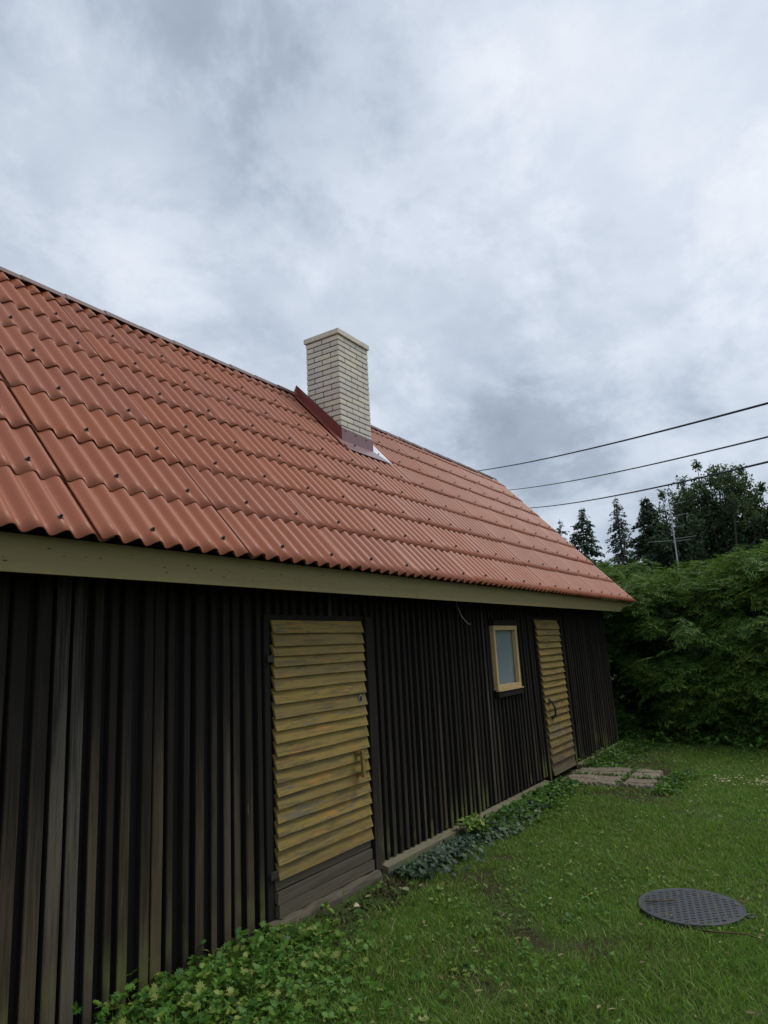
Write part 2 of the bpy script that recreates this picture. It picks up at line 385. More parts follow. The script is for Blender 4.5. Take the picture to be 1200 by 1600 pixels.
# battens
def lean(x): return .045 * min(1, max(0, (x - 7.0) / 1.6))
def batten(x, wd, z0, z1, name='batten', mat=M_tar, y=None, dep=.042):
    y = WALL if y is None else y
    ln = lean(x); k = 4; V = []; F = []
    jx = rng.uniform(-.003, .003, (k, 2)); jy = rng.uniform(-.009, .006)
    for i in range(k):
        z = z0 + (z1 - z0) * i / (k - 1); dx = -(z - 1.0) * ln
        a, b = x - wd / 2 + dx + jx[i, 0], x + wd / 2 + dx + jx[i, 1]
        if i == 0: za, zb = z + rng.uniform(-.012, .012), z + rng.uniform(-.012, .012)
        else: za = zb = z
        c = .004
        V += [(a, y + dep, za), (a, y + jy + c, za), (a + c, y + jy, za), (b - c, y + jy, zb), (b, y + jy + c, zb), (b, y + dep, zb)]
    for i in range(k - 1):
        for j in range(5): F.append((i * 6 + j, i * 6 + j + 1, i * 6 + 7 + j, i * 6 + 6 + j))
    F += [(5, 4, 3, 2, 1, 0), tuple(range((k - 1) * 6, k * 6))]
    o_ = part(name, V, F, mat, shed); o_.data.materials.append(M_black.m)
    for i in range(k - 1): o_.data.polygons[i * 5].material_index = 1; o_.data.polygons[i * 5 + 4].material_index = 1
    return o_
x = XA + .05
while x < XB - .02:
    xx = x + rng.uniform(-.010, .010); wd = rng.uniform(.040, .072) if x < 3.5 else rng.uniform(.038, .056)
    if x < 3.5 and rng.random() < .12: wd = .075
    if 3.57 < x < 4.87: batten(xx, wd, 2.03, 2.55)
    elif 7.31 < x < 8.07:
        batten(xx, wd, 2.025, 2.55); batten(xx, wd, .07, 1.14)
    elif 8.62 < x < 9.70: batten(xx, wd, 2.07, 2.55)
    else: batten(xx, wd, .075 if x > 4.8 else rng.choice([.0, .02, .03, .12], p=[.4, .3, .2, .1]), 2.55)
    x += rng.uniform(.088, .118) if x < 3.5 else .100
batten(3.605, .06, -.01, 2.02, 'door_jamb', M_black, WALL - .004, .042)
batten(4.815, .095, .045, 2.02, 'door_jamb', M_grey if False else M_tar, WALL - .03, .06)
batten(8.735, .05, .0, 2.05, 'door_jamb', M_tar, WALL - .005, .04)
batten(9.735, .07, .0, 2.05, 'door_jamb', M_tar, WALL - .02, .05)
box('lintel', 3.57, 4.87, WALL - .008, WALL + .025, 1.987, 2.027, M_tar, shed, .002)
box('lintel', 8.60, 9.72, WALL - .008, WALL + .025, 2.028, 2.066, M_tar, shed, .002)
# base ledge under the battens
V = boxv(4.88, 8.62, WALL - .075, WALL + .02, -.03, .066); V = np.array(V)
V[[5, 6], 2] = .045; V[[4, 5], 2] -= .018
mbx = []
xs = [4.88, 6.35, 7.55, 8.62]
for a, b in zip(xs[:-1], xs[1:]):
    za = .066 - .02 * (a - 4.88) / 3.74; zb = .066 - .02 * (b - 4.88) / 3.74
    V = np.array(boxv(a + .003, b - .003, WALL - .075 + rng.uniform(-.008, .008), WALL + .02, -.03, .066))
    V[[4, 7], 2] = za; V[[5, 6], 2] = zb; V[[4, 5], 2] -= .02
    part('base_plank', V, BOXF, M_sillw, shed)
box('base_plank', 9.80, 10.55, WALL - .07, WALL + .02, -.03, .05, M_sillw, shed, .006)
box('base_plank', 10.56, 11.9, WALL - .05, WALL + .02, -.03, .045, M_sillw, shed, .006)

# doors
def slat(door, xa, xb, zt, zb, mat, shear=0.0, proud=.033):
    dz = .016; j = lambda s_=.003: rng.uniform(-s_, s_)
    yt, yb, th = WALL - .004, WALL - proud, .016
    sag = rng.uniform(-.003, .003)
    prof = [(yt, zt + dz), (yb, zb + .002), (yb + th, zb), (yt + th, zt + dz)]
    V = []; ks = 5
    for i in range(ks):
        t = i / (ks - 1); xx = xa + (xb - xa) * t; e = j(.004) if i in (0, ks - 1) else 0
        for q, (y, z) in enumerate(prof):
            zz = z + sag * math.sin(t * math.pi) + (j(.0010) if q in (1, 2) else 0)
            V.append((xx + e - (zz - 1.0) * shear, y + (j(.0015) if q in (1, 2) else 0), zz))
    F = []
    for i in range(ks - 1):
        for q in range(4): F.append((i * 4 + q, i * 4 + (q + 1) % 4, i * 4 + 4 + (q + 1) % 4, i * 4 + 4 + q))
    F += [(3, 2, 1, 0), tuple(range(4 * ks - 4, 4 * ks))]
    part('slat', V, F, mat, door)
    for tx in (.035, .965) + ((.5,) if rng.random() < .6 else ()):       # nail heads
        xx = xa + (xb - xa) * tx + j(.012); zz = zb + .018 + j(.006); f = (zz - zb) / max(zt - zb, .01)
        yy = yb + (yt - yb) * f - .0015; r_ = .0035; xx -= (zz - 1) * shear
        V2 = [(xx + r_ * math.cos(a), yy, zz + r_ * math.sin(a)) for a in np.linspace(0, 2 * math.pi, 7)[:-1]] + [(xx, yy - .002, zz)]
        nails.add(V2, [(i, (i + 1) % 6, 6) for i in range(6)])
nails = MB()
door = box('door', 3.645, 4.755, WALL + .0225, WALL + .039, .10, 1.985, M_tar, shed)
door['label'] = 'yellow slatted door with wooden pull handle'
zs = [1.976, 1.892, 1.802, 1.735, 1.663, 1.585, 1.499, 1.408, 1.312, 1.232, 1.151, 1.064, .978, .894, .805, .724, .638, .552, .468, .377, .286]
for a, b in zip(zs[:-1], zs[1:]): slat(door, 3.652, 4.748, a, b, M_yel, .006)
mb = MB(); mb.box(3.648, 4.745, WALL - .004, WALL + .012, .225, .300); mb.build('bottom_board', M_grey, door)['label'] = 'bare dark board below the yellow slats'
box('bottom_board', 3.648, 4.742, WALL - .020, WALL + .008, .146, .212, M_grey, door, .005)
box('bottom_board', 3.648, 4.742, WALL - .034, WALL + .008, .064, .136, M_grey, door, .006)
nails.build('nail_heads', M_iron, door)['kind'] = 'stuff'
# wooden pull handle: bar on two blocks
mb = MB(); mb.add(*(lambda v: (v, BOXF))(np.array([(4.575, WALL - .088, .775), (4.607, WALL - .088, .775), (4.607, WALL - .066, .775), (4.575, WALL - .066, .775), (4.563, WALL - .088, .975), (4.595, WALL - .088, .975), (4.595, WALL - .066, .975), (4.563, WALL - .066, .975)])))
mb.box(4.560, 4.592, WALL - .0655, WALL - .014, .935, .965); mb.box(4.574, 4.606, WALL - .0655, WALL - .014, .785, .815)
mb.build('handle', M_yel2, door)
# lock: pale worn patch ring with a dark keyhole
mb = MB(); c0 = (4.663, 1.363)
ring = [(c0[0] + .030 * math.cos(a), WALL - .030, c0[1] + .034 * math.sin(a)) for a in np.linspace(0, 2 * math.pi, 17)[:-1]]
mb.add(ring + [(p[0], WALL - .018, p[2]) for p in ring], [tuple(range(15, -1, -1))] + [(i, (i + 1) % 16, 16 + (i + 1) % 16, 16 + i) for i in range(16)])
mb.build('lock_plate', simple('worn_lock_plate', (.22, .21, .19), .6), door)
mb = MB(); ring = [(c0[0] - .004 + .017 * math.cos(a), WALL - .034, c0[1] + .004 + .022 * math.sin(a)) for a in np.linspace(0, 2 * math.pi, 13)[:-1]]
mb.add(ring + [(p[0], WALL - .029, p[2]) for p in ring], [tuple(range(11, -1, -1))] + [(i, (i + 1) % 12, 12 + (i + 1) % 12, 12 + i) for i in range(12)])
mb.build('keyhole', M_iron, door)
for hz in (1.72, .33):
    box('hinge', 3.585, 3.65, WALL - .026, WALL - .0125, hz - .022, hz + .022, M_iron, door, .003)
# threshold beam with a broken outer edge
V = []; F = []; k = 12
for i in range(k):
    t = i / (k - 1); xx = 3.55 + 1.22 * t; e = rng.uniform(-.03, .015) * (.3 < t < .95); top = .058 + rng.uniform(-.006, .006)
    V += [(xx, WALL + .02, -.05), (xx, WALL - .085 - e, -.05), (xx, WALL - .085 - e, top - .025 + rng.uniform(-.012, .008)), (xx, WALL - .065 - e * .5, top), (xx, WALL + .02, top)]
for i in range(k - 1):
    for q in range(5): F.append((i * 5 + q, i * 5 + (q + 1) % 5, i * 5 + 5 + (q + 1) % 5, i * 5 + 5 + q))
F += [(4, 3, 2, 1, 0), tuple(range(5 * k - 5, 5 * k))]
part('threshold', V, F, M_grey, shed)

nails = MB(); sh2 = .075
door2 = part('door', np.array([(x - (z - 1) * sh2, y, z) for x, y, z in boxv(8.74, 9.62, WALL + .0225, WALL + .045, .05, 2.02)]), BOXF, M_tar, shed)
door2['label'] = 'narrow leaning door of flaking yellow slats'
zs = [2.022, 1.904, 1.825, 1.739, 1.656, 1.566, 1.483, 1.398, 1.313, 1.231, 1.149, 1.057, .967, .866, .785, .689, .595, .507, .407, .319, .207, .060]
for a, b in zip(zs[:-1], zs[1:]): slat(door2, 8.748, 9.612, a, b, M_yel2, sh2, .040)
nails.build('nail_heads', M_iron, door2)['kind'] = 'stuff'
mb = MB(); mb.tube([(8.875, WALL - .02, .985), (8.88, WALL - .07, .975), (8.93, WALL - .085, .88), (8.965, WALL - .07, .785), (8.965, WALL - .02, .775)], .013, 8)
mb.box(8.845, 8.905, WALL - .045, WALL - .032, .955, 1.01); mb.box(8.94, 9.0, WALL - .045, WALL - .032, .75, .80)
mb.build('handle', M_iron, door2, True)

# window
win = box('window', 7.352, 8.028, WALL + .035, WALL + .042, 1.225, 1.945, M_glass, shed); win.name = 'window'
win['label'] = 'small window with fresh pine frame and frosted pane'
sx_ = .02
def bar(x0, x1, z0, z1, y0, y1, mat, nm='frame_bar', bev=.004): return box(nm, x0, x1, y0, y1, z0, z1, mat, win, .001, bev)
bar(7.345, 7.395, 1.28, 1.90, WALL - .022, WALL + .03, M_pine); bar(7.976, 8.030, 1.28, 1.90, WALL - .022, WALL + .03, M_pine)
bar(7.345, 8.030, 1.901, 1.952, WALL - .024, WALL + .03, M_pine); bar(7.345, 8.030, 1.225, 1.279, WALL - .026, WALL + .03, M_pine)
bar(7.33, 8.045, 1.212, 1.2245, WALL - .045, WALL + .0, M_pine, 'drip_rail', .002)
bar(7.34, 8.055, 1.145, 1.2100, WALL - .035, WALL + .02, M_tar, 'sill')
bar(7.34, 8.050, 1.954, 2.018, WALL - .034, WALL + .02, M_tar, 'head_trim')

# fascia
xs = [-3.1, 1.15, 5.2, 9.05, 12.45]
for a, b in zip(xs[:-1], xs[1:]):
    V = np.array(boxv(a + .0015, b - .0015, 3.055, 3.08, 2.170, 2.345)); V[[0, 3, 1, 2], 2] += rng.uniform(-.002, .002)
    if b > 12: V[[1, 2], 0] = 11.85
    part('fascia_board', V, BOXF, M_fascia, shed)
nl = MB()
for i in range(150):
    xx = rng.uniform(-.5, 12); zz = rng.uniform(2.19, 2.33); nl.box(xx, xx + rng.uniform(.004, .02), 3.0535, 3.0545, zz, zz + rng.uniform(.002, .006))
o = nl.build('wood_knots', M_iron, shed); o['kind'] = 'stuff'

# roof sheets --------------------------------------------------------------
nrm = np.array([0, -SL, 1]) / math.hypot(1, SL); dwn = np.array([0, -1, -SL]) / math.hypot(1, SL)
ROW = math.hypot(ROWY, ROWZ)
AMP, PIT, SEG = .0215, MOD / 8, 9
def sheet_mesh(length, name):
    """origin: lower-left corner on the roof plane. u along X, v up the slope"""
    nu = 8 * SEG + 4; us = np.linspace(-.004, MOD + .055, nu); vs = [0, .10, length]
    lift = lambda u, v: .0105 * (1 - v / max(length, .1)) + .006 * (1 - np.clip(u / MOD, 0, 1)) + .011 * np.clip(1 - u / (.8 * PIT), 0, 1) + AMP + .004
    V = []
    for side in (0, -.0065):
        for v in vs:
            for u in us:
                h = lift(u, v) + AMP * math.cos(2 * math.pi * (u / PIT - .5)) + side
                V.append(np.array([u, 0, 0]) - dwn * (v - .03) + nrm * h)
    V = np.array(V); nv = len(vs); F = []
    g = lambda s_, i, j: s_ * nv * nu + i * nu + j
    for i in range(nv - 1):
        for j in range(nu - 1):
            F.append((g(0, i, j), g(0, i, j + 1), g(0, i + 1, j + 1), g(0, i + 1, j)))
            F.append((g(1, i, j), g(1, i + 1, j), g(1, i + 1, j + 1), g(1, i, j + 1)))
    for j in range(nu - 1): F.append((g(0, 0, j), g(1, 0, j), g(1, 0, j + 1), g(0, 0, j + 1)))
    for i in range(nv - 1):
        F.append((g(0, i, 0), g(0, i + 1, 0), g(1, i + 1, 0), g(1, i, 0)))
        F.append((g(0, i, nu - 1), g(1, i, nu - 1), g(1, i + 1, nu - 1), g(0, i + 1, nu - 1)))
    me = mesh(name, V, F, M_roof, True)
    # flat-shaded edge faces keep the lip crisp
    me.materials.append(M_lip.m)
    nt_ = (nv - 1) * (nu - 1) * 2
    for p_ in me.polygons:
        if p_.index >= nt_: p_.use_smooth = False; p_.material_index = 1
    return me
SH = sheet_mesh(ROW + .075, 'roof_sheet'); SHT = sheet_mesh(ROW * .335, 'roof_sheet_top')
# screw: washer, dome, bent tail
sb = MB()
def onroof(u, v, h): return np.array([u, 0, 0]) - dwn * v + nrm * h
def disc(r0, h0, r1, h1, k=8):
    a = [onroof(r0 * math.cos(t), r0 * math.sin(t), h0) for t in np.linspace(0, 2 * math.pi, k + 1)[:-1]]
    b = [onroof(r1 * math.cos(t), r1 * math.sin(t), h1) for t in np.linspace(0, 2 * math.pi, k + 1)[:-1]]
    sb.add(a + b, [(i, (i + 1) % k, k + (i + 1) % k, k + i) for i in range(k)] + [tuple(range(k, 2 * k))])
disc(.014, -.004, .0135, .003); disc(.008, .003, .006, .016)
SCR = mesh('screw', sb.V, sb.F, M_screw)
NC0, NC1 = -5, 10
for k in range(NC0, NC1):
    for j in range(8):
        yb, zb = YE + j * ROWY, ZE + j * ROWZ
        o = inst('roof_sheet', SH if j < 7 else SHT, shed, (X0 + k * MOD + rng.uniform(-.004, .004), yb + rng.uniform(-.003, .003), zb))
        for uu in ((2.5, 6.5) if j < 7 else ()):
            u = uu * PIT - PIT * .0 + rng.choice([0, 0, 0, PIT]) * 0
            p_ = onroof(u, .075 + rng.uniform(-.012, .012), AMP * 2 + .0105 * .85 + .007 * (1 - u / MOD) + .005)
            if k >= 0 or j < 7: inst('screw', SCR, o, np.array(WO[o.name]) + p_)
# rear slope: one long run of sheeting, out of sight
xs = np.linspace(X0 + NC0 * MOD, X0 + NC1 * MOD, (NC1 - NC0) * 8 * 4)
V = []; 
for y, z in ((RY + .0, RZ), (2 * RY - YE, ZE)):
    for xx in xs: V.append((xx, y, z + .03 + AMP * math.cos(2 * math.pi * ((xx - X0) / PIT - .5))))
nX = len(xs); part('rear_sheeting', V, [(j, nX + j, nX + j + 1, j + 1) for j in range(nX - 1)], M_roof, shed, True)
# ridge caps
def cap_mesh():
    L = .43; prof = [(-.070, -.036), (-.046, .010), (0, .024), (.046, .010), (.070, -.036)]
    V = []; F = []
    for xx, up in ((0, .008), (L, 0)):
        for s_ in (0, -.004):
            V += [(xx, y * (1 + up), z + up + s_) for y, z in prof]
    for i in range(4):
        F += [(i, i + 1, 10 + i + 1, 10 + i), (5 + i, 15 + i, 15 + i + 1, 5 + i + 1), (i, 5 + i, 5 + i + 1, i + 1), (10 + i, 10 + i + 1, 15 + i + 1, 15 + i)]
    F += [(0, 10, 15, 5), (4, 9, 19, 14)]
    return mesh('ridge_cap', V, F, M_capm)
CAP = cap_mesh(); xx = X0 + NC0 * MOD
while xx < 12.2:
    if not (6.30 < xx + .2 < 7.05 and False): inst('ridge_cap', CAP, shed, (xx, RY, RZ + .045 + rng.uniform(-.003, .003)))
    xx += .40
# verge strip at the far gable
xe = X0 + NC1 * MOD
for s_ in (1, -1):
    V = []
    for y, z in ((YE - .02, ZE - .02), (RY, RZ + .0)):
        yy = y if s_ == 1 else 2 * RY - y
        V += [(xe + .030, yy, z + .060), (xe + .062, yy, z + .060), (xe + .062, yy, z - .02), (xe + .055, yy, z - .02), (xe + .055, yy, z + .054), (xe + .030, yy, z + .054)]
    part('verge_strip', V, [(i, (i + 1) % 6, 6 + (i + 1) % 6, 6 + i) for i in range(6)] + [(5, 4, 3, 2, 1, 0), tuple(range(6, 12))], M_flashg, shed)

# chimney --------------------------------------------------------------------
CX0, CX1, CY0, CY1 = 6.36, 7.00, 4.66, 5.17
ZT = 5.615; CRS = .070
chim = box('chimney', CX0 + .007, CX1 - .007, CY0 + .007, CY1 - .007, 3.95, ZT - .001, M_mortar, shed)
chim['label'] = 'cream brick chimney with dark raked joints'
BM = {}
def brick(x0, x1, y0, y1, z0, z1):
    key = (round(x1 - x0, 3), round(y1 - y0, 3), round(z1 - z0, 3))
    if key not in BM:
        a, b, c = (v / 2 for v in key); t = .004; V = []
        for zz, q in ((-c, t), (-c + t, 0), (c - t, 0), (c, t)):
            V += [(-a + q, -b + q, zz), (a - q, -b + q, zz), (a - q, b - q, zz), (-a + q, b - q, zz)]
        F = [(3, 2, 1, 0), (12, 13, 14, 15)] + [(i * 4 + j, i * 4 + (j + 1) % 4, i * 4 + 4 + (j + 1) % 4, i * 4 + 4 + j) for i in range(3) for j in range(4)]
        BM[key] = mesh('brick', V, F, M_brick)
    j = lambda: rng.uniform(-.0012, .0012)
    inst('brick', BM[key], chim, ((x0 + x1) / 2 + j(), (y0 + y1) / 2 + j(), (z0 + z1) / 2))
JT = .011; HB = CRS - JT
z = ZT; c = 0
while z > 4.02:
    z -= CRS; z0, z1 = z + JT / 2, z + CRS - JT / 2
    W_, D_ = CX1 - CX0, CY1 - CY0; BW = .12; SB = (W_ - BW - 2 * JT) / 2
    if c % 2 == 0:                       # gable-side rows: two stretchers, front starts with a header end
        half = (D_ - JT) / 2
        brick(CX0, CX0 + BW, CY0, CY0 + half, z0, z1); brick(CX0, CX0 + BW, CY0 + half + JT, CY1, z0, z1)
        xx = CX0 + BW + JT
        brick(xx, xx + SB, CY0, CY0 + BW, z0, z1); brick(xx + SB + JT, CX1, CY0, CY0 + BW, z0, z1)
        brick(xx, xx + SB, CY1 - BW, CY1, z0, z1); brick(xx + SB + JT, CX1, CY1 - BW, CY1, z0, z1)
        brick(CX1 - BW, CX1, CY0 + BW + JT, CY1 - BW - JT, z0, z1)
    else:
        brick(CX0, CX0 + SB, CY0, CY0 + BW, z0, z1); brick(CX0 + SB + JT, CX0 + 2 * SB + JT, CY0, CY0 + BW, z0, z1)
        brick(CX1 - BW, CX1, CY0, CY0 + (D_ - JT) / 2, z0, z1); brick(CX1 - BW, CX1, CY0 + (D_ + JT) / 2, CY1, z0, z1)
        brick(CX0, CX0 + BW, CY0 + BW + JT, CY1 - BW - JT, z0, z1)
        brick(CX0, CX0 + SB, CY1 - BW, CY1, z0, z1); brick(CX0 + SB + JT, CX0 + 2 * SB + JT, CY1 - BW, CY1, z0, z1)
    c += 1
# overhanging cap course
ov = .020; a0, a1, b0, b1 = CX0 - ov, CX1 + ov, CY0 - ov, CY1 + ov; zz0, zz1 = ZT + .004, ZT + .072
for x0, x1, y0, y1 in ((a0, a0 + .245, b0, b0 + .12), (a0 + .249, a0 + .495, b0, b0 + .12), (a0 + .499, a0 + .552, b0, b0 + .12), (a0 + .556, a1, b0, b0 + .12),
                       (a0, a0 + .12, b0 + .124, b0 + .37), (a0, a0 + .12, b0 + .374, b0 + .425), (a0, a0 + .12, b0 + .429, b1),
                       (a0 + .124, a0 + .40, b1 - .12, b1), (a0 + .404, a1, b1 - .12, b1), (a1 - .12, a1, b0 + .124, b1 - .124)):
    brick(x0, x1, y0, y1, zz0, zz1)
mb = MB(); mb.box(a0 + .121, a1 - .121, b0 + .121, b1 - .121, ZT, ZT + .03); mb.build('flue_opening', M_inner, chim)
# flashing: pieces are thin folded sheets
def sheetpart(name, quads, mat, th=.003):
    mb = MB()
    for q in quads:
        q = [Vector(p_) for p_ in q]; nn = (q[1] - q[0]).cross(q[2] - q[0]).normalized() * th
        k = len(q); mb.add([tuple(p_) for p_ in q] + [tuple(p_ - nn) for p_ in q], [tuple(range(k)), tuple(range(2 * k - 1, k - 1, -1))] + [(i, k + i, k + (i + 1) % k, (i + 1) % k) for i in range(k)])
    return mb.build(name, mat, chim)
fx = CX0 - .012; fy = CY0 - .012; up = .082
zA = lambda y, o_=0: zr(y) + up + o_
sheetpart('flashing', [[(fx, fy, zA(fy)), (fx, RY - .03, zA(RY - .03)), (fx, RY - .03, zA(RY - .03, .125)), (fx, fy, zA(fy, .165))],
                       [(fx - .15, fy - .13, zA(fy - .13, .012)), (fx - .15, RY - .05, zA(RY - .05, .012)), (fx, RY - .03, zA(RY - .03)), (fx, fy, zA(fy))]], M_flash)
sheetpart('flashing', [[(fx - .003, fy, zA(fy)), (fx - .003, fy, zA(fy, .165)), (CX1 + .012, fy, zA(fy, .15)), (CX1 + .012, fy, zA(fy))][::-1],
                       [(fx - .10, fy - .15, zA(fy - .15, .010)), (CX1 + .17, fy - .15, zA(fy - .15, .010)), (CX1 + .012, fy - .002, zA(fy)), (fx, fy - .002, zA(fy))]], simple('skylit_red_flashing', (.20, .10, .105), .28, .6, .2, 5, .1))  # front flashing in a greyer red: sky light put into its colour
sheetpart('flashing', [[(CX1 + .012, fy, zA(fy, .002)), (CX1 + .20, fy - .18, zA(fy - .18, .016)), (CX1 + .24, RY - .05, zA(RY - .05, .016)), (CX1 + .012, RY - .05, zA(RY - .05))],
                       [(CX1 + .009, fy, zA(fy)), (CX1 + .009, RY - .05, zA(RY - .05)), (CX1 + .009, RY - .05, zA(RY - .05, .15)), (CX1 + .009, fy, zA(fy, .165))][::-1]], M_flashg)
sheetpart('flashing', [[(fx, RY - .028, zA(RY - .03, .128)), (fx - .16, RY - .10, zA(RY - .10, .02)), (fx, RY - .10, zA(RY - .10, .02))]], M_flash)
for px, py, pz in [(6.42, fy - .006, .13), (6.63, fy - .006, .12), (6.86, fy - .006, .115)]:
    mb = MB(); mb.tube([(px, py + .004, zA(fy, pz)), (px, py - .006, zA(fy, pz))], .007, 8); mb.build('rivet', M_screw, chim)
for py in (4.75, 4.95, 5.15):
    mb = MB(); mb.tube([(fx + .002, py, zA(py, .105)), (fx - .008, py, zA(py, .105))], .006, 8); mb.build('rivet', M_screw, chim)

# stray cable end under the eave
mb = MB(); mb.tube([(6.47, WALL - .01, 2.24), (6.475, WALL - .03, 2.15), (6.50, WALL - .05, 2.06), (6.57, WALL - .06, 2.00), (6.66, WALL - .05, 1.968), (6.74, WALL - .03, 1.966)], .0035, 6)
tag(mb.build('loose_cable', M_pale, None, True), 'thin pale cable end curling out of the wall below the eave', 'cable')

# ------------------------------------------------------------------ manhole cover
MC = (5.10, 1.09); mr = .325; mz = float(gz(*MC)) + .010
cover = empty('manhole_cover', (MC[0], MC[1], mz - .03)); tag(cover, 'round dark ribbed manhole cover lying in the lawn', 'manhole cover')
k = 56; V = []; F = []
for r_, z in ((mr - .01, -.03), (mr, -.026), (mr, .004), (mr - .003, .007), (mr - .010, .0075), (mr - .014, .006)):
    V += [(MC[0] + r_ * math.cos(t), MC[1] + r_ * math.sin(t), mz + z) for t in np.linspace(0, 2 * math.pi, k + 1)[:-1]]
for i in range(5):
    for j in range(k): F.append((i * k + j, i * k + (j + 1) % k, i * k + k + (j + 1) % k, i * k + k + j))
F.append(tuple(range(5 * k, 6 * k))); part('disc', V, F, M_cast, cover)
mb = MB(); ca, sa = math.cos(.25), math.sin(.25); st = .043
for i in range(-9, 10):
    for j in range(-9, 10):
        u, v = i * st + (.0215 if j % 2 else 0), j * st
        if math.hypot(u, v) > mr - .036: continue
        for du, dv, lu, lv in ((-.010, .001, .007, .026), (.0035, -.0085, .020, .007)):
            if (i + j) % 2: du, dv, lu, lv = dv, du, lv, lu
            P = [(u + du + sx * lu / 2, v + dv + sy * lv / 2) for sx, sy in ((-1, -1), (1, -1), (1, 1), (-1, 1))]
            P = [(MC[0] + a * ca - b * sa, MC[1] + a * sa + b * ca) for a, b in P]
            mb.add([(a, b, mz + .0062) for a, b in P] + [(a, b, mz + .0092) for a, b in P], [(4, 5, 6, 7)] + [(q, (q + 1) % 4, 4 + (q + 1) % 4, 4 + q) for q in range(4)])
o = mb.build('tread_pattern', M_cast, cover); o['kind'] = 'stuff'
for a in (-1.62,):
    cx_, cy_ = MC[0] + (mr + .022) * math.cos(a), MC[1] + (mr + .022) * math.sin(a)
    mb = MB(); P = [(cx_ + .026 * math.cos(t), cy_ + .024 * math.sin(t), mz - .002) for t in np.linspace(0, 2 * math.pi, 15)]
    mb.tube(P, .007, 8); mb.build('lug', M_cast, cover, True)

# ------------------------------------------------------------------ paving slabs by the far door
def slab(pts, h, label, seed):
    """broken cast slab: gridded top with pits, ragged rim, a real crack line through it"""
    r2 = np.random.default_rng(seed); nu_, nv_ = 30, 24; p = np.array(pts, float); V = []; F = []
    sd_ = seed * 7.3; cu = r2.uniform(.3, .7); cs = r2.uniform(-.4, .4)
    for i in range(nu_ + 1):
        for j in range(nv_ + 1):
            u, v = i / nu_, j / nv_; q = (p[0] * (1 - u) + p[1] * u) * (1 - v) + (p[3] * (1 - u) + p[2] * u) * v
            rim = min(i, nu_ - i, j, nv_ - j)
            q = q + (r2.uniform(-.014, .014, 2) + .03 * (fbm(q[:1] * 1 + sd_, q[1:] * 1, 5.0)[0] - .5) if rim < 2 else r2.uniform(-.004, .004, 2))
            zz = h + .034 * (fbm(q[:1] + sd_, q[1:], 4.0)[0] - .5) + .010 * (vnoise(q[:1], q[1:], 38.0)[0] - .5)
            crack = abs(u - cu - cs * (v - .5) - .10 * (vnoise(q[:1] * 1, q[1:] + sd_, 6.0)[0] - .5))
            zz -= .034 * max(0, 1 - crack / .032)
            if rim == 0: zz = -.04
            elif rim == 1: zz -= .006 + r2.uniform(0, .008)
            V.append((q[0], q[1], zz))
    g = lambda a, b_: a * (nv_ + 1) + b_
    F = [(g(i, j), g(i + 1, j), g(i + 1, j + 1), g(i, j + 1)) for i in range(nu_) for j in range(nv_)]
    tag(part('paving_slab', V, F, M_conc, None), label, 'slab', 'slabs before the far door', 'thing')
slab([(8.66, 2.51), (9.17, 2.52), (9.18, 3.28), (8.64, 3.26)], .034, 'rough brown slab touching the far door, the one nearer the camera', 1)
slab([(9.195, 2.53), (9.73, 2.56), (9.74, 3.28), (9.205, 3.28)], .040, 'rough brown slab touching the far door, the one nearer the hedge', 2)
slab([(8.70, 2.10), (9.13, 2.13), (9.14, 2.50), (8.71, 2.49)], .036, 'broken slab in the outer row on the lawn, the one nearer the camera', 3)
slab([(9.155, 2.14), (9.70, 2.20), (9.69, 2.54), (9.165, 2.51)], .042, 'cracked slab in the outer row on the lawn, the one nearer the hedge', 4)

# ------------------------------------------------------------------ grass
def lawn():
    # visible wedge plus a margin, denser close to the camera
    pts = []
    for (x0, x1, y0, y1, dens) in ((2.0, 4.5, .0, 3.5, 10500), (4.5, 7.0, -.6, 3.4, 8000), (7.0, 10., -.8, 3.4, 4600), (10., 13.6, -1.2, 4.2, 2500)):
        n_ = int((x1 - x0) * (y1 - y0) * dens); pts.append(np.stack([rng.uniform(x0, x1, n_), rng.uniform(y0, y1, n_)], 1))
    P = np.concatenate(pts); x, y = P.T
    keep = (y < 3.30) | (x > 12.1)
    keep &= np.hypot(x - MC[0], y - MC[1]) > mr + .012 - .05 * np.clip(vnoise(x, y, 9.0) - .45, 0, 1)
    keep &= ~((x > 8.64) & (x < 9.75) & (y > 2.09))
    keep &= (x * .833 * .35 + y) > -.9 + 0 * x
    bare = fbm(x, y, 1.3) ; keep &= rng.random(len(x)) < np.clip((bare - .20) / .20, .10, 1)
    dsoil = np.hypot((x - 4.40) / .62, (y - 3.20) / .34); keep &= rng.random(len(x)) < np.clip(dsoil - .55, .06, 1)
    dh = np.clip((13.0 - x) / 1.2, 0.12, 1); keep &= rng.random(len(x)) < dh
    return P[keep]
P = lawn(); n = len(P); x, y = P.T
far = np.clip((x - 3) / 8, 0, 1)
hgt = rng.uniform(.010, .032, n) * (.35 + 1.1 * fbm(x, y, 1.0) + .9 * fbm(x + 3, y, 4.5) ** 2 + 1.6 * np.clip(vnoise(x + 11, y, 6.5) - .62, 0, 1)) * (1 + .5 * (rng.random(n) < .06))
hgt *= 1 + .8 * np.clip((y - 3.05) / .25, 0, 1) + .9 * (rng.random(n) < .2) * np.clip((4.4 - x) / .8, 0, 1) * np.clip((y - 1.9) / .6, 0, 1)
wid = rng.uniform(.0013, .0029, n) * (1 + 1.0 * far)
an = rng.uniform(0, 2 * math.pi, n); la = rng.uniform(0, 2 * math.pi, n) ; ln_ = rng.uniform(.3, 1.7, n) * hgt
sd = np.stack([np.cos(an), np.sin(an), 0 * an], 1) * wid[:, None]
ld = np.stack([np.cos(la), np.sin(la), 0 * la], 1) * ln_[:, None]
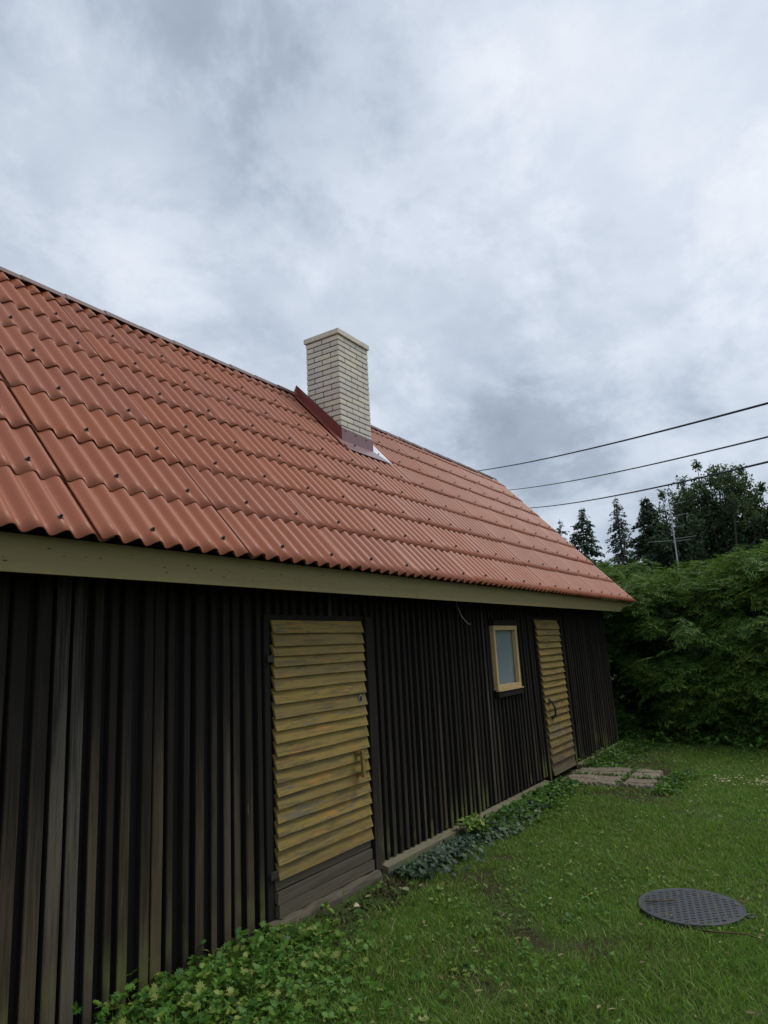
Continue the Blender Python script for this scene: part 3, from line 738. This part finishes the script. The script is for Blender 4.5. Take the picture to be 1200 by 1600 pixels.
b = np.stack([x, y, gz(x, y) - .012], 1); upv = np.array([0, 0, 1.0]) * hgt[:, None]
V = np.stack([b - sd, b + sd, b + upv * .6 + ld * .35 - sd * .8, b + upv * .6 + ld * .35 + sd * .8, b + upv + ld], 1).reshape(-1, 3)
TF = np.array([[0, 1, 3], [0, 3, 2], [2, 3, 4]]); F = (TF[None] + (np.arange(n) * 5)[:, None, None]).reshape(-1, 3)
dry = fbm(x + 20, y + 4, .9)
ti = np.clip(.22 + .66 * rng.random(n) * (.35 + .75 * fbm(x + 9, y, .6) + .45 * fbm(x, y + 5, 3.0)) + .30 * np.clip(dry - .55, 0, 1), 0, .84)
ti = np.where(rng.random(n) < .045 + .20 * np.clip(dry - .5, 0, 1) * 2, rng.uniform(.86, 1, n), ti)
g_ = soup('grass', V, F, M_grass, None, {'tint': np.repeat(ti, 5)}); tag(g_, 'short mown lawn grass with dry blades', 'grass', None, 'stuff')

# ------------------------------------------------------------------ leaves: ground elder, ivy, weeds, litter
# leaflet template: ovate, folded along the midrib, 6 verts each side
def leaflet(w_=.36, fold=.10, droop=.18):
    ys = np.array([0, .22, .5, .78, 1.0]); ws = np.array([.04, .30, .36, .20, .0]) * (w_ / .36)
    V = []; 
    for yv, wv in zip(ys, ws): V += [(-wv, yv, fold * wv / .36 - droop * yv ** 2), (0, yv, -droop * yv ** 2), (wv, yv, fold * wv / .36 - droop * yv ** 2)]
    F = []
    for i in range(4): F += [(i * 3, i * 3 + 1, i * 3 + 4), (i * 3, i * 3 + 4, i * 3 + 3), (i * 3 + 1, i * 3 + 2, i * 3 + 5), (i * 3 + 1, i * 3 + 5, i * 3 + 4)]
    return np.array(V), np.array(F)
LT, LF = leaflet()
def leaf_cloud(name, pos, fwd, up, size, tint, mat, parent=None, T=LT, TF=LF, loc=(0, 0, 0), tip=0.0):
    ax, ay, az = frames(fwd, up); V, F = stamp(T, TF, pos, ax, ay, az, size)
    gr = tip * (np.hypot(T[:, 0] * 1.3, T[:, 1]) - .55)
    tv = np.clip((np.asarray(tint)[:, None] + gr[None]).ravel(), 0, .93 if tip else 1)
    return soup(name, V, F, mat, parent, {'tint': tv}, loc)
def rosettes(x, y, hmin, hmax, size, leaves=(3, 5), flat=.25):
    """stems with a few leaflets each -> pos, fwd, up, size, tint"""
    pos, fwd, up, sz, ti = [], [], [], [], []
    for a, b_ in zip(x, y):
        h = rng.uniform(*sorted((hmin(a, b_), hmax(a, b_)))); z0 = float(gz(a, b_)); th0 = rng.uniform(0, 6.28); nl_ = rng.integers(*leaves) if leaves[1] > leaves[0] else leaves[0]
        tb = rng.random(); lx, ly = rng.normal(0, .25 * h, 2)
        for q in range(nl_):
            th = th0 + q * 2 * math.pi / nl_ + rng.normal(0, .3); e = rng.normal(flat, .45)
            d_ = np.array([math.cos(th) * math.cos(e), math.sin(th) * math.cos(e), math.sin(e)])
            pos.append((a + lx, b_ + ly, z0 + h)); fwd.append(d_); up.append((rng.normal(0, .4), rng.normal(-.1, .4), 1)); sz.append(size * rng.uniform(.45, 1.35)); ti.append(.12 + .55 * tb + rng.normal(0, .2))
    return map(np.array, (pos, fwd, up, sz, ti))
# ground elder along the wall in the near corner
n = 5200
x = rng.uniform(1.6, 4.75, n); y = rng.uniform(1.3, 3.34, n)
edge = 3.35 - np.clip((4.9 - x) * .62, 0, 2.2) + .5 * (fbm(x, y, 1.2) - .5)
pr = np.clip((y - edge) / .9 + .18, .05, .85) * np.clip((x - 1.9) / .7, .1, 1) * np.where(x > 3.75, .25, 1); pr = np.where(np.hypot((x - 4.35) / .75, (y - 3.2) / .33) < 1, .06, pr)
kp = rng.random(n) < pr; x, y = x[kp], y[kp]
wallp = lambda a, b_: min(1, max(0, 1 - (3.34 - b_) / .9))
p_, f_, u_, s_, t_ = rosettes(x, y, lambda a, b_: .012 + .03 * wallp(a, b_), lambda a, b_: .030 + (.17 if rng.random() < .22 else .07) * wallp(a, b_) ** 1.2 * min(1, max(.12, (3.9 - a) / .8)), .036, (3, 6))
p_, f_, u_, s_, t_ = (np.asarray(v) for v in (p_, f_, u_, s_, t_)); sel = fbm(p_[:, 0] * 1.0, p_[:, 1], 3.0) + rng.normal(0, .10, len(p_)) > .5
tag(leaf_cloud('ground_elder', p_[sel], f_[sel], u_[sel], s_[sel], t_[sel] + .16, M_elder), 'ovate-leaved ground elder spreading along the wall foot in the near corner', 'ground cover', None, 'stuff')
BT = np.array([(0, 0, 0), (-.16, .18, .02), (-.52, .16, .05), (-.36, .36, .04), (-.60, .52, .02), (-.27, .58, .02), (-.34, .86, -.03), (-.10, .74, 0), (0, 1.05, -.10), (.10, .74, 0), (.34, .86, -.03), (.27, .58, .02), (.60, .52, .02), (.36, .36, .04), (.52, .16, .05), (.16, .18, .02)])
BF = np.array([(0, 3, 1), (1, 3, 2), (0, 5, 3), (3, 5, 4), (0, 7, 5), (5, 7, 6), (0, 9, 7), (7, 9, 8), (0, 11, 9), (9, 11, 10), (0, 13, 11), (11, 13, 12), (0, 15, 13), (13, 15, 14)])
ns_ = ~sel; tag(leaf_cloud('creeping_weed', p_[ns_], f_[ns_], u_[ns_], s_[ns_] * 1.05, t_[ns_] + .24, M_elder, None, BT, BF), 'creeping weed with jagged lobed leaves in the near corner', 'ground cover', None, 'stuff')
# ivy mat along the base plank
n = 2600; x = rng.uniform(4.86, 7.4, n); y = 3.262 - np.abs(rng.normal(0, .17, n)); kp = (y > 2.72) & (rng.random(n) < np.clip(1.2 - (x - 4.9) * .22, .3, 1)); x, y = x[kp], y[kp]; n = len(x)
pos = np.stack([x, y, gz(x, y) + .012 + .050 * rng.random(n) * np.clip((3.27 - y) / .12, .25, 1)], 1)
IV = np.array([(0, 0, 0), (-.42, .05, .04), (-.34, .35, .05), (-.5, .62, .02), (-.16, .68, .02), (0, 1.05, -.06), (.16, .68, .02), (.5, .62, .02), (.34, .35, .05), (.42, .05, .04)])
IF = np.array([(0, 2, 1), (0, 4, 2), (2, 4, 3), (0, 5, 4), (0, 6, 5), (0, 8, 6), (8, 7, 6), (0, 9, 8)])
fw = np.stack([rng.normal(0, .8, n), rng.normal(-.7, .5, n), rng.normal(-.35, .3, n)], 1); upn = np.stack([rng.normal(0, .3, n), rng.normal(-.5, .3, n), np.ones(n)], 1)
tag(leaf_cloud('ivy', pos, fw, upn, rng.uniform(.03, .058, n), rng.random(n), M_ivy, None, IV, IF), 'dark ivy creeping over the ground below the base plank', 'ivy', None, 'stuff')
# weeds at the wall foot beyond the ivy and around the slabs
xj = np.concatenate([9.19 + rng.normal(0, .02, 50), rng.uniform(8.7, 9.7, 60), 9.15 + rng.normal(0, .02, 30)]); yj = np.concatenate([rng.uniform(2.5, 3.2, 50), 2.515 + rng.normal(0, .02, 60), rng.uniform(2.1, 2.5, 30)])
p_, f_, u_, s_, t_ = rosettes(xj, yj, lambda a, b_: .015, lambda a, b_: .06, .030, (3, 6))
tag(leaf_cloud('slab_joint_weeds', p_, f_, u_, s_, t_, M_elder), 'tiny weeds growing in the joints between the slabs', 'weeds', None, 'stuff')
n = 1500; x = np.concatenate([rng.uniform(6.1, 8.7, n // 2), rng.uniform(9.7, 12.6, n // 3), rng.uniform(8.4, 9.7, n // 6)])
y = np.concatenate([3.23 - np.abs(rng.normal(0, .18, n // 2)), 3.25 - np.abs(rng.normal(0, .25, n // 3)), 2.05 - np.abs(rng.normal(0, .12, n // 6))])
p_, f_, u_, s_, t_ = rosettes(x, y, lambda a, b_: .01, lambda a, b_: .035 + (.09 if a > 9.7 else .035) * max(0, min(1, (b_ - 2.8) / .4)), .046, (3, 6))
tag(leaf_cloud('wall_foot_weeds', p_, f_, u_, s_, t_ - .05, M_elder), 'low broad-leaved weeds along the shed foot and slab edges', 'weeds', None, 'stuff')
# broad leaves (clover, plantain) all over the lawn
n = 5200; x = 2.3 + 10.5 * rng.random(n) ** 1.25; y = rng.uniform(-.6, 3.2, n); kp = (fbm(x + 3, y + 8, 1.1) > .42) & (np.hypot(x - MC[0], y - MC[1]) > .4) & ~((x > 8.6) & (x < 9.8) & (y > 2.05)); x, y = x[kp], y[kp]
p_, f_, u_, s_, t_ = rosettes(x, y, lambda a, b_: .005, lambda a, b_: .026, .021, (3, 5), .15)
tag(leaf_cloud('clover', p_, f_, u_, s_, t_ + .22, M_elder), 'clover and small broad leaves mixed through the lawn', 'clover', None, 'stuff')
# weeds under the hedge
n = 900; y = rng.uniform(-1.5, 4.4, n); x = 12.9 - np.clip((2.8 - y) * .4, 0, .7) - np.abs(rng.normal(0, .3, n)) + .15
p_, f_, u_, s_, t_ = rosettes(x, y, lambda a, b_: .01, lambda a, b_: .12, .07, (3, 6))
tag(leaf_cloud('hedge_foot_weeds', p_, f_, u_, s_, t_ - .15, M_elder), 'shaded weeds growing along the foot of the hedge', 'weeds', None, 'stuff')
# bright sprig in the ivy: one plant
p_, f_, u_, s_, t_ = rosettes(6.15 + rng.normal(0, .11, 26), 3.17 + rng.normal(0, .06, 26), lambda a, b_: .04, lambda a, b_: .17, .055, (3, 6))
spr = empty('bright_weed', (6.15, 3.17, 0)); tag(spr, 'fresh light green weed standing up out of the ivy', 'weed')
leaf_cloud('foliage', p_, f_, u_, s_, t_ + .35, M_elder, spr, loc=(6.15, 3.17, 0))
mb = MB()
for i in range(8): a = rng.uniform(0, 6.28); mb.tube([(6.15, 3.17, -.01), (6.15 + .05 * math.cos(a), 3.17 + .04 * math.sin(a), .05), (6.15 + .11 * math.cos(a), 3.17 + .07 * math.sin(a), .13)], [.003, .0025, .0015], 5)
mb.build('stem', M_elder, spr)
# litter: dry leaves on the lawn
n = 1300; x = 2.6 + 9.5 * rng.random(n) ** 1.3; y = rng.uniform(-.5, 3.2, n); kp = ~((x > 8.6) & (x < 9.8) & (y > 2.05)); x, y = x[kp], y[kp]
x = np.append(x, [4.60, 4.72, 5.6, 4.96, 5.05, 5.25]); y = np.append(y, [2.98, 2.90, .62, .92, 1.30, 1.18]); n = len(x)
z = gz(x, y) + rng.uniform(.012, .03, n); z[-3:] = mz + .02
fw = np.stack([rng.normal(0, 1, n), rng.normal(0, 1, n), rng.normal(0, .15, n)], 1); upn = np.stack([rng.normal(0, .3, n), rng.normal(0, .3, n), np.ones(n)], 1)
s_ = np.where(rng.random(n) < .25, rng.uniform(.022, .048, n), rng.uniform(.008, .020, n)); s_[-6:-3] = (.10, .085, .09)
ti = rng.random(n); ti[-6:-3] = .8
LT2, LF2 = leaflet(.22, .16, -.12)
tag(leaf_cloud('fallen_leaves', np.stack([x, y, z], 1), fw, upn, s_, ti, M_litter, None, LT2, LF2), 'dry fallen leaves scattered on the lawn', 'leaves', None, 'stuff')
# pale wood chips strewn on the grass near the slabs
n = 200; x = 9.33 + rng.normal(0, .16, n); y = rng.uniform(.2, 1.65, n); y = np.where(rng.random(n) < .55, y, rng.choice([.95, 1.05, 1.42], n) + rng.normal(0, .08, n)); z = gz(x, y) + rng.uniform(.015, .04, n)
CT = np.array(boxv(-.5, .5, -.2, .2, -.06, .06)); CF = np.array(BOXF)
fw = rng.normal(0, 1, (n, 3)); fw[:, 2] *= .2; ax, ay, az = frames(fw, np.tile([0, 0, 1.0], (n, 1)))
V, F = stamp(CT, CF, np.stack([x, y, z], 1), ax, ay, az, rng.uniform(.010, .034, n))
tag(soup('wood_chips', V, F, M_chip), 'pale wood chips strewn on the grass past the slabs', 'wood chips', None, 'stuff')
# clods and crumbs of bare earth by the door
n = 260; x = 4.42 + rng.normal(0, .36, n); y = 3.20 - np.abs(rng.normal(0, .17, n)); z = gz(x, y) - .008 + rng.uniform(0, .012, n)
OT = np.array([(1, 0, 0), (-1, .1, 0), (0, 1, .1), (.1, -1, 0), (0, .1, .8), (.1, 0, -.7)]); OF = np.array([(0, 2, 4), (2, 1, 4), (1, 3, 4), (3, 0, 4), (2, 0, 5), (1, 2, 5), (3, 1, 5), (0, 3, 5)])
fw = rng.normal(0, 1, (n, 3)); ax, ay, az = frames(fw, rng.normal(0, 1, (n, 3)) + (0, 0, 1.5))
V, F = stamp(OT, OF, np.stack([x, y, z], 1), ax, ay, az, rng.uniform(.004, .017, n))
tag(soup('soil_crumbs', V, F, M_soil), 'crumbs of bare dark earth before the near door', 'soil', None, 'stuff')
mb = MB(); sp_ = np.array([4.18, 3.10, .012]); V, F = stamp(OT, OF, sp_[None], np.array([[1., 0, 0]]), np.array([[0, 1., 0]]), np.array([[0, 0, 1.]]), [.026])
tag(part('pebble', V, [tuple(f) for f in F], M_chip, None), 'small pale pebble lying on the bare earth by the near door', 'stone')
# little twigs beside the cover
for P_, lab in (([(4.70, .98, .02), (4.68, .86, .035), (4.73, .72, .03), (4.71, .60, .015)], 'thin dry twig lying in the grass before the manhole cover'),):
    mb = MB(); mb.tube(P_, [.004, .0045, .004, .002], 6); tag(mb.build('twig', M_litter, None, True), lab, 'twig')
mb = MB(); mb.tube([(5.02, 1.36, mz + .018), (5.05, 1.27, mz + .020), (5.11, 1.19, mz + .022)], [.003, .004, .006], 6); tag(mb.build('twig', M_litter, None, True), 'short brown twig lying on the manhole cover', 'twig')

# ------------------------------------------------------------------ hedge of thuja
def spray_template(r2):
    """flat feathery fan: axis along +y, pinnae either side with side twigs, drooping towards the tip"""
    V = []; F = []
    dz = lambda u, v: -.34 * v * v - .50 * u * u
    def strip(p0, p1, w_):
        d_ = np.array(p1) - np.array(p0); nn = np.array([-d_[1], d_[0]]) / np.linalg.norm(d_) * w_
        a, b_, mid = np.array(p0), np.array(p1), (np.array(p0) + np.array(p1)) / 2
        o_ = len(V)
        for q in (a, mid + nn, b_, mid - nn): V.append((q[0], q[1], dz(*q) + r2.normal(0, .012)))
        F.extend([(o_, o_ + 3, o_ + 2), (o_, o_ + 2, o_ + 1)])
    strip((0, 0), (0, 1.0), .020)
    for i, v in enumerate((.10, .30, .50, .70)):
        for s_ in (-1, 1):
            vv = v + .07 * (s_ > 0) + r2.normal(0, .02); L_ = (.52, .56, .46, .32)[i] * r2.uniform(.8, 1.2); an = r2.normal(.95, .12)
            e = (s_ * L_ * math.sin(an), vv + L_ * math.cos(an)); strip((0, vv), e, .025)
            if L_ > .4: q0 = (e[0] * .5, vv + (e[1] - vv) * .5); strip(q0, (q0[0] + s_ * .06, q0[1] + .24), .020)
    return np.array(V), np.array(F)
SPR = [spray_template(np.random.default_rng(q)) for q in range(3)]
def hx(y): return 13.10 - np.clip((2.9 - y) * .42, 0, .80) + .25 * np.clip((y - 3.4) / 1.5, 0, 1)
def htop(y): return 2.62 + .20 * np.clip((2.9 - y) / 1.6, 0, 1.3) + .42 * np.clip((y - 3.1) / 1.2, 0, 1.5) + .14 * (vnoise(y, y * 0 + 3, 1.1) - .5) * 2
pos, fwd, up, sz, ti = [], [], [], [], []
def clump(cx, cy, cz, out, n_, rad, tone, size):
    """a bough: sprays shingled along an outward, drooping twig"""
    o_ = np.asarray(out, float); o_ /= np.linalg.norm(o_)
    side = np.cross(o_, (0, 0, 1)); side /= max(np.linalg.norm(side), 1e-6)
    for _ in range(n_):
        a = rng.normal(0, .55); d_ = o_ * math.cos(a) + side * math.sin(a); d_ = d_ / np.linalg.norm(d_); d_[2] += rng.normal(-.10, .16)
        u = rng.normal(0, rad); v = rng.uniform(-1.6, .5) * rad
        pos.append(np.array([cx, cy, cz]) + side * u + o_ * v + np.array([0, 0, -.9 * abs(u) - .35 * v + rng.normal(0, .035)])); fwd.append(d_)
        up.append(np.array([rng.normal(0, .22), rng.normal(0, .22), 1]) + side * np.sign(u) * .35 + o_ * .15)
        sz.append(size * rng.uniform(.6, 1.15)); ti.append(min(tone + rng.normal(0, .09), max(.90, tone)))
for i in range(980):                                     # face of the hedge
    y = rng.uniform(-2.2, 6.2); z = .22 + (htop(y) - .22) * rng.random() ** .9
    bulge = .20 * math.sin(z * 2.3 + y * 1.1) + rng.normal(0, .22); bat = .30 * (z / 3) ** 2
    if z < 1.3: bulge += .30 * (1.3 - z)
    if z < 1.2 and rng.random() < .35 * (1.2 - z): continue
    big = fbm(np.array([y * 1.0 + 30]), np.array([z * 1.4]), 1.3)[0]
    if big < .495: continue
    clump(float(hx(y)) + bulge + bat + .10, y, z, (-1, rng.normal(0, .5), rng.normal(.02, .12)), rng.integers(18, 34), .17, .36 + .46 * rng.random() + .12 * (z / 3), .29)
for i in range(520):                                     # the layers behind and the top
    y = rng.uniform(-2.2, 7.0); dx = rng.uniform(.2, 2.4); z = htop(y) + rng.normal(-.10, .12) + .16 * dx
    clump(float(hx(y)) + dx, y, z, (-.8, rng.normal(0, .8), rng.uniform(.0, .8)), rng.integers(14, 24), .18, .48 + .38 * rng.random(), .27)
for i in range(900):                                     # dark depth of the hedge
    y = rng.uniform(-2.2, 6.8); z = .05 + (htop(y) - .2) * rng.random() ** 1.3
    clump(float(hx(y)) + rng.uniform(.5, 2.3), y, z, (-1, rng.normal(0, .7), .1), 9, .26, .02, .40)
clump(12.52, 1.58, 1.02, (-1, -.2, .1), 22, .15, .86, .30); clump(12.45, 1.30, 1.0, (-1, .2, .1), 14, .14, .86, .28)
for yy in (2.0, 1.0, .6): clump(13.6, yy, 3.02, (-.8, .1, .5), 12, .15, .95, .28)
ti = np.array(ti); hedge = empty('thuja_hedge', (13.6, 2.0, 0)); tag(hedge, 'tall dark evergreen hedge closing the garden behind the shed', 'hedge')
A_ = [np.array(q) for q in (pos, fwd, up, sz, ti)]
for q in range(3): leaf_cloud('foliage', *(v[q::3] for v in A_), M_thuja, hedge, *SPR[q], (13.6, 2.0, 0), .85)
for y in np.arange(-2.0, 6.6, .62):
    yy = y + rng.uniform(-.12, .12); xx = float(hx(yy)) + .75 + rng.uniform(-.15, .15)
    mb = MB(); mb.tube([(xx, yy, -.05), (xx + rng.normal(0, .04), yy + rng.normal(0, .04), 1.2), (xx + rng.normal(0, .08), yy + rng.normal(0, .08), 2.3), (xx + rng.normal(0, .1), yy, 2.6)], [.06, .05, .035, .015], 7)
    for q in range(14):
        z = rng.uniform(.2, 2.4); a = rng.normal(math.pi, .8); L = rng.uniform(.4, .8)
        mb.tube([(xx, yy, z), (xx + L * math.cos(a), yy + L * math.sin(a), z + .12)], [.014, .005], 4)
    mb.build('trunk', M_bark, hedge)

# ------------------------------------------------------------------ trees beyond the hedge
QT = np.array([(0, 0, 0), (-.32, .5, .06), (0, 1, -.08), (.32, .5, .06)]); QF = np.array([(0, 3, 2), (0, 2, 1)])
def conifer(name, label, bx, by, h, w_, z0, mat, n_wh, droop, dens, sparse=0.0, leantop=0.0):
    t = empty(name, (bx, by, 0)); tag(t, label, 'tree', 'trees beyond the hedge')
    mb = MB(); cxy = lambda z: (bx, by + leantop * max(0, (z / h - .75)) * 4)
    mb.tube([(*cxy(z), z) for z in np.linspace(-.1, h, 9)], list(np.linspace(.018 * h, .012, 9)), 8)
    pos, fwd, up, sz, ti = [], [], [], [], []
    for k in range(n_wh):
        z = z0 + (h - z0) * (k / n_wh) ** .92; prof = (1 - (z - z0) / (h - z0)) ** .85; L0 = w_ / 2 * prof + .06
        cx_, cy_ = cxy(z); nb = rng.integers(5, 8)
        for q in range(nb):
            if rng.random() < sparse: continue
            a = rng.uniform(0, 6.28); L = L0 * rng.uniform(.55, 1.15); tip = np.array([cx_ + L * math.cos(a), cy_ + L * math.sin(a), z - droop * L + .1 * L])
            b0 = np.array([cx_, cy_, z]); mid = (b0 + tip) / 2 + np.array([0, 0, .05 * L])
            mb.tube([b0, mid, tip], [.02 + .004 * L, .014, .005], 4, False)
            m_ = max(4, int(dens * L)); tb = rng.random()
            for s_ in range(m_):
                f = rng.random() ** .7; c_ = (b0 * (1 - f) ** 2 + 2 * mid * f * (1 - f) + tip * f * f)
                d_ = np.array([math.cos(a + rng.normal(0, .8)), math.sin(a + rng.normal(0, .8)), -rng.uniform(.1, 1.0)])
                pos.append(c_ + rng.normal(0, .05, 3)); fwd.append(d_); up.append((rng.normal(0, .5), rng.normal(0, .5), 1)); sz.append(rng.uniform(.14, .34) * (.6 + .4 * prof)); ti.append(.6 * tb + .4 * rng.random())
    mb.build('trunk', M_bark, t)
    leaf_cloud('crown', np.array(pos), np.array(fwd), np.array(up), np.array(sz), np.array(ti), mat, t, QT, QF, (bx, by, 0))
def broadleaf(name, label, bx, by, h, w_, z0, mat, stems, clumps, leaves, lsize, upright=.8):
    t = empty(name, (bx, by, 0)); tag(t, label, 'tree', 'trees beyond the hedge')
    mb = MB(); mb.tube([(bx, by, -.1), (bx + .05, by, z0 * .6), (bx, by + .05, z0 * 1.1)], [.034 * h, .026 * h, .020 * h], 9)
    pos, fwd, up, sz, ti = [], [], [], [], []
    for s_ in range(stems):
        a = rng.uniform(0, 6.28); rr = w_ / 2 * math.sqrt(rng.random()) ; top = h * (1 - .30 * (rr / (w_ / 2)) ** 2) * rng.uniform(.86, 1.02)
        b0 = np.array([bx, by, z0 * rng.uniform(.6, 1.1)]); tip = np.array([bx + rr * math.cos(a), by + rr * math.sin(a), top]); m1 = np.array([bx + rr * .75 * math.cos(a), by + rr * .75 * math.sin(a), b0[2] + (top - b0[2]) * .38])
        P = [tuple((1 - f) ** 2 * b0 + 2 * f * (1 - f) * m1 + f * f * tip) for f in np.linspace(0, 1, 7)]
        mb.tube(P, list(np.linspace(.010 * h, .012, 7)), 5, False)
        for q in range(clumps):
            f = .18 + .82 * (q + rng.random()) / clumps; c_ = (1 - f) ** 2 * b0 + 2 * f * (1 - f) * m1 + f * f * tip
            rad = w_ * .11 * (1.2 - .6 * f) * rng.uniform(.55, 1.35); c_ = c_ + rng.normal(0, rad * .9, 3); tb = rng.random()
            if q < clumps - 1 and rng.random() < .14: continue
            if q == clumps - 1: c_ = tip.copy() - (0, 0, .5 * rad); rad *= .9
            N_ = int(leaves * rng.uniform(.6, 1.3)); g = rng.normal(0, .52, (N_, 3)) * rad * (1, 1, 1.2)
            pos += list(c_ + g); fwd += list(g + rng.normal(0, rad, (N_, 3)) + (0, 0, -.1 * rad)); up += list(rng.normal(0, .6, (N_, 3)) + (0, 0, 1)); sz += list(lsize * rng.uniform(.6, 1.3, N_)); ti += list(np.clip(.55 * tb + .45 * rng.random(N_), 0, 1))
    mb.build('trunk', M_bark, t)
    leaf_cloud('crown', np.array(pos), np.array(fwd), np.array(up), np.array(sz), np.array(ti), mat, t, QT, QF, (bx, by, 0))
conifer('fir_tree', 'dark dense fir with a bent top just past the roof end', 47.9, 14.3, 11.0, 6.4, 1.5, M_fir, 46, .35, 46, 0, -.12)
conifer('spruce_tree', 'small grey-green spruce partly hidden by the roof end', 47.4, 15.7, 10.3, 5.6, 1.5, M_larch, 36, .3, 30, .1)
conifer('spruce_tree', 'thin grey spruce with sparse drooping branches standing alone', 48.5, 11.9, 11.5, 4.6, 1.5, M_larch, 52, .55, 30, .12)
broadleaf('birch_tree', 'pale green young tree beside the thin grey spruce', 48.9, 10.6, 8.2, 3.0, 2.2, M_birch, 14, 9, 70, .20)
broadleaf('birch_tree', 'light green tree showing just over the roof edge', 40.5, 14.6, 7.9, 4.2, 2.0, M_birch, 18, 9, 70, .20)
conifer('fir_tree', 'dark fir at the edge of the big oak group', 39.2, 8.0, 9.4, 6.0, 1.0, M_fir, 46, .32, 60)
broadleaf('oak_tree', 'large dark oak with ragged upright crown behind the antenna', 40.0, 6.3, 10.6, 4.6, 2.6, M_oak, 36, 14, 105, .16)
broadleaf('oak_tree', 'tallest dark oak with spiky top behind the lowest wire', 40.2, 4.4, 11.5, 4.0, 2.6, M_oak, 36, 14, 105, .16)
broadleaf('oak_tree', 'dark oak with drooping outer side at the edge of the group', 40.4, 2.9, 10.0, 3.4, 2.2, M_oak, 28, 13, 105, .16)
broadleaf('oak_tree', 'dark oak cut by the picture edge', 39.6, .4, 9.4, 3.0, 2.2, M_oak, 24, 12, 105, .16)
broadleaf('garden_bush', 'light green bushy tree behind the hedge by the roof end', 17.6, 6.2, 4.3, 3.4, 1.0, M_birch, 20, 8, 80, .11)

# ------------------------------------------------------------------ antenna
ant = empty('tv_antenna', (21.68, 3.76, 0)); tag(ant, 'old aluminium roof antenna on a mast rising above the hedge', 'antenna')
ax0, ay0 = 21.68, 3.76
mb = MB(); mb.tube([(ax0, ay0 - .02, 0), (ax0, ay0, 5.58)], [.024, .017], 8); mb.build('mast', M_alu, ant)
def rod(name, p, q, r_=.011): mb = MB(); mb.tube([p, q], r_ * .42, 6); mb.build(name, M_alu, ant)
rod('boom', (ax0 - .05, ay0 + .36, 5.52), (ax0 - .05, ay0 - .46, 5.62), .018)
rod('boom', (ax0 - .04, ay0 + .05, 5.22), (ax0 - .04, ay0 - .50, 5.26), .016)
rod('element', (ax0 - .04, ay0 - .06, 4.88), (ax0 - .04, ay0 - .36, 4.92)); rod('element', (ax0 - .3, ay0 + .34, 5.53), (ax0 + .3, ay0 + .30, 5.50))
rod('element', (ax0 - .3, ay0 + .15, 5.55), (ax0 + .3, ay0 + .10, 5.53)); rod('element', (ax0 - .3, ay0 - .30, 5.6), (ax0 + .3, ay0 - .34, 5.58))
rod('element', (ax0 - .05, ay0 + .34, 5.52), (ax0 - .05, ay0 + .30, 5.10)); rod('element', (ax0 - .04, ay0 - .46, 5.28), (ax0 - .04, ay0 - .42, 5.02))
rod('element', (ax0 - .04, ay0 + .75, 4.54), (ax0 - .04, ay0 + .02, 4.50), .014); rod('element', (ax0 - .04, ay0 - .02, 4.54), (ax0 - .04, ay0 - .62, 4.56), .014); rod('element', (ax0 - .04, ay0 - .02, 4.47), (ax0 - .04, ay0 - .48, 4.48), .014)

# ------------------------------------------------------------------ overhead wires
def wire(a, b_, lab, r_, sag=.35):
    a = np.array(a); b_ = np.array(b_); d_ = b_ - a; P = []
    for t in np.linspace(-.75, 1.5, 46): P.append(tuple(a + d_ * t + np.array([0, 0, sag * ((t - .5) ** 2 * 4 - 1) * .5])))
    mb = MB(); mb.tube(P, r_, 6); tag(mb.build('overhead_wire', M_wire, None, True), lab, 'wire', 'overhead wires')
wire((15.989, .596, 6.42), (36.158, 17.106, 11.92), 'topmost of the three black overhead wires', .026)
wire((15.985, .699, 5.70), (36.913, 15.409, 10.61), 'middle and thinnest of the three overhead wires', .020)
wire((15.981, .774, 5.17), (37.33, 14.369, 9.43), 'lowest black overhead wire crossing in front of the oaks', .024)
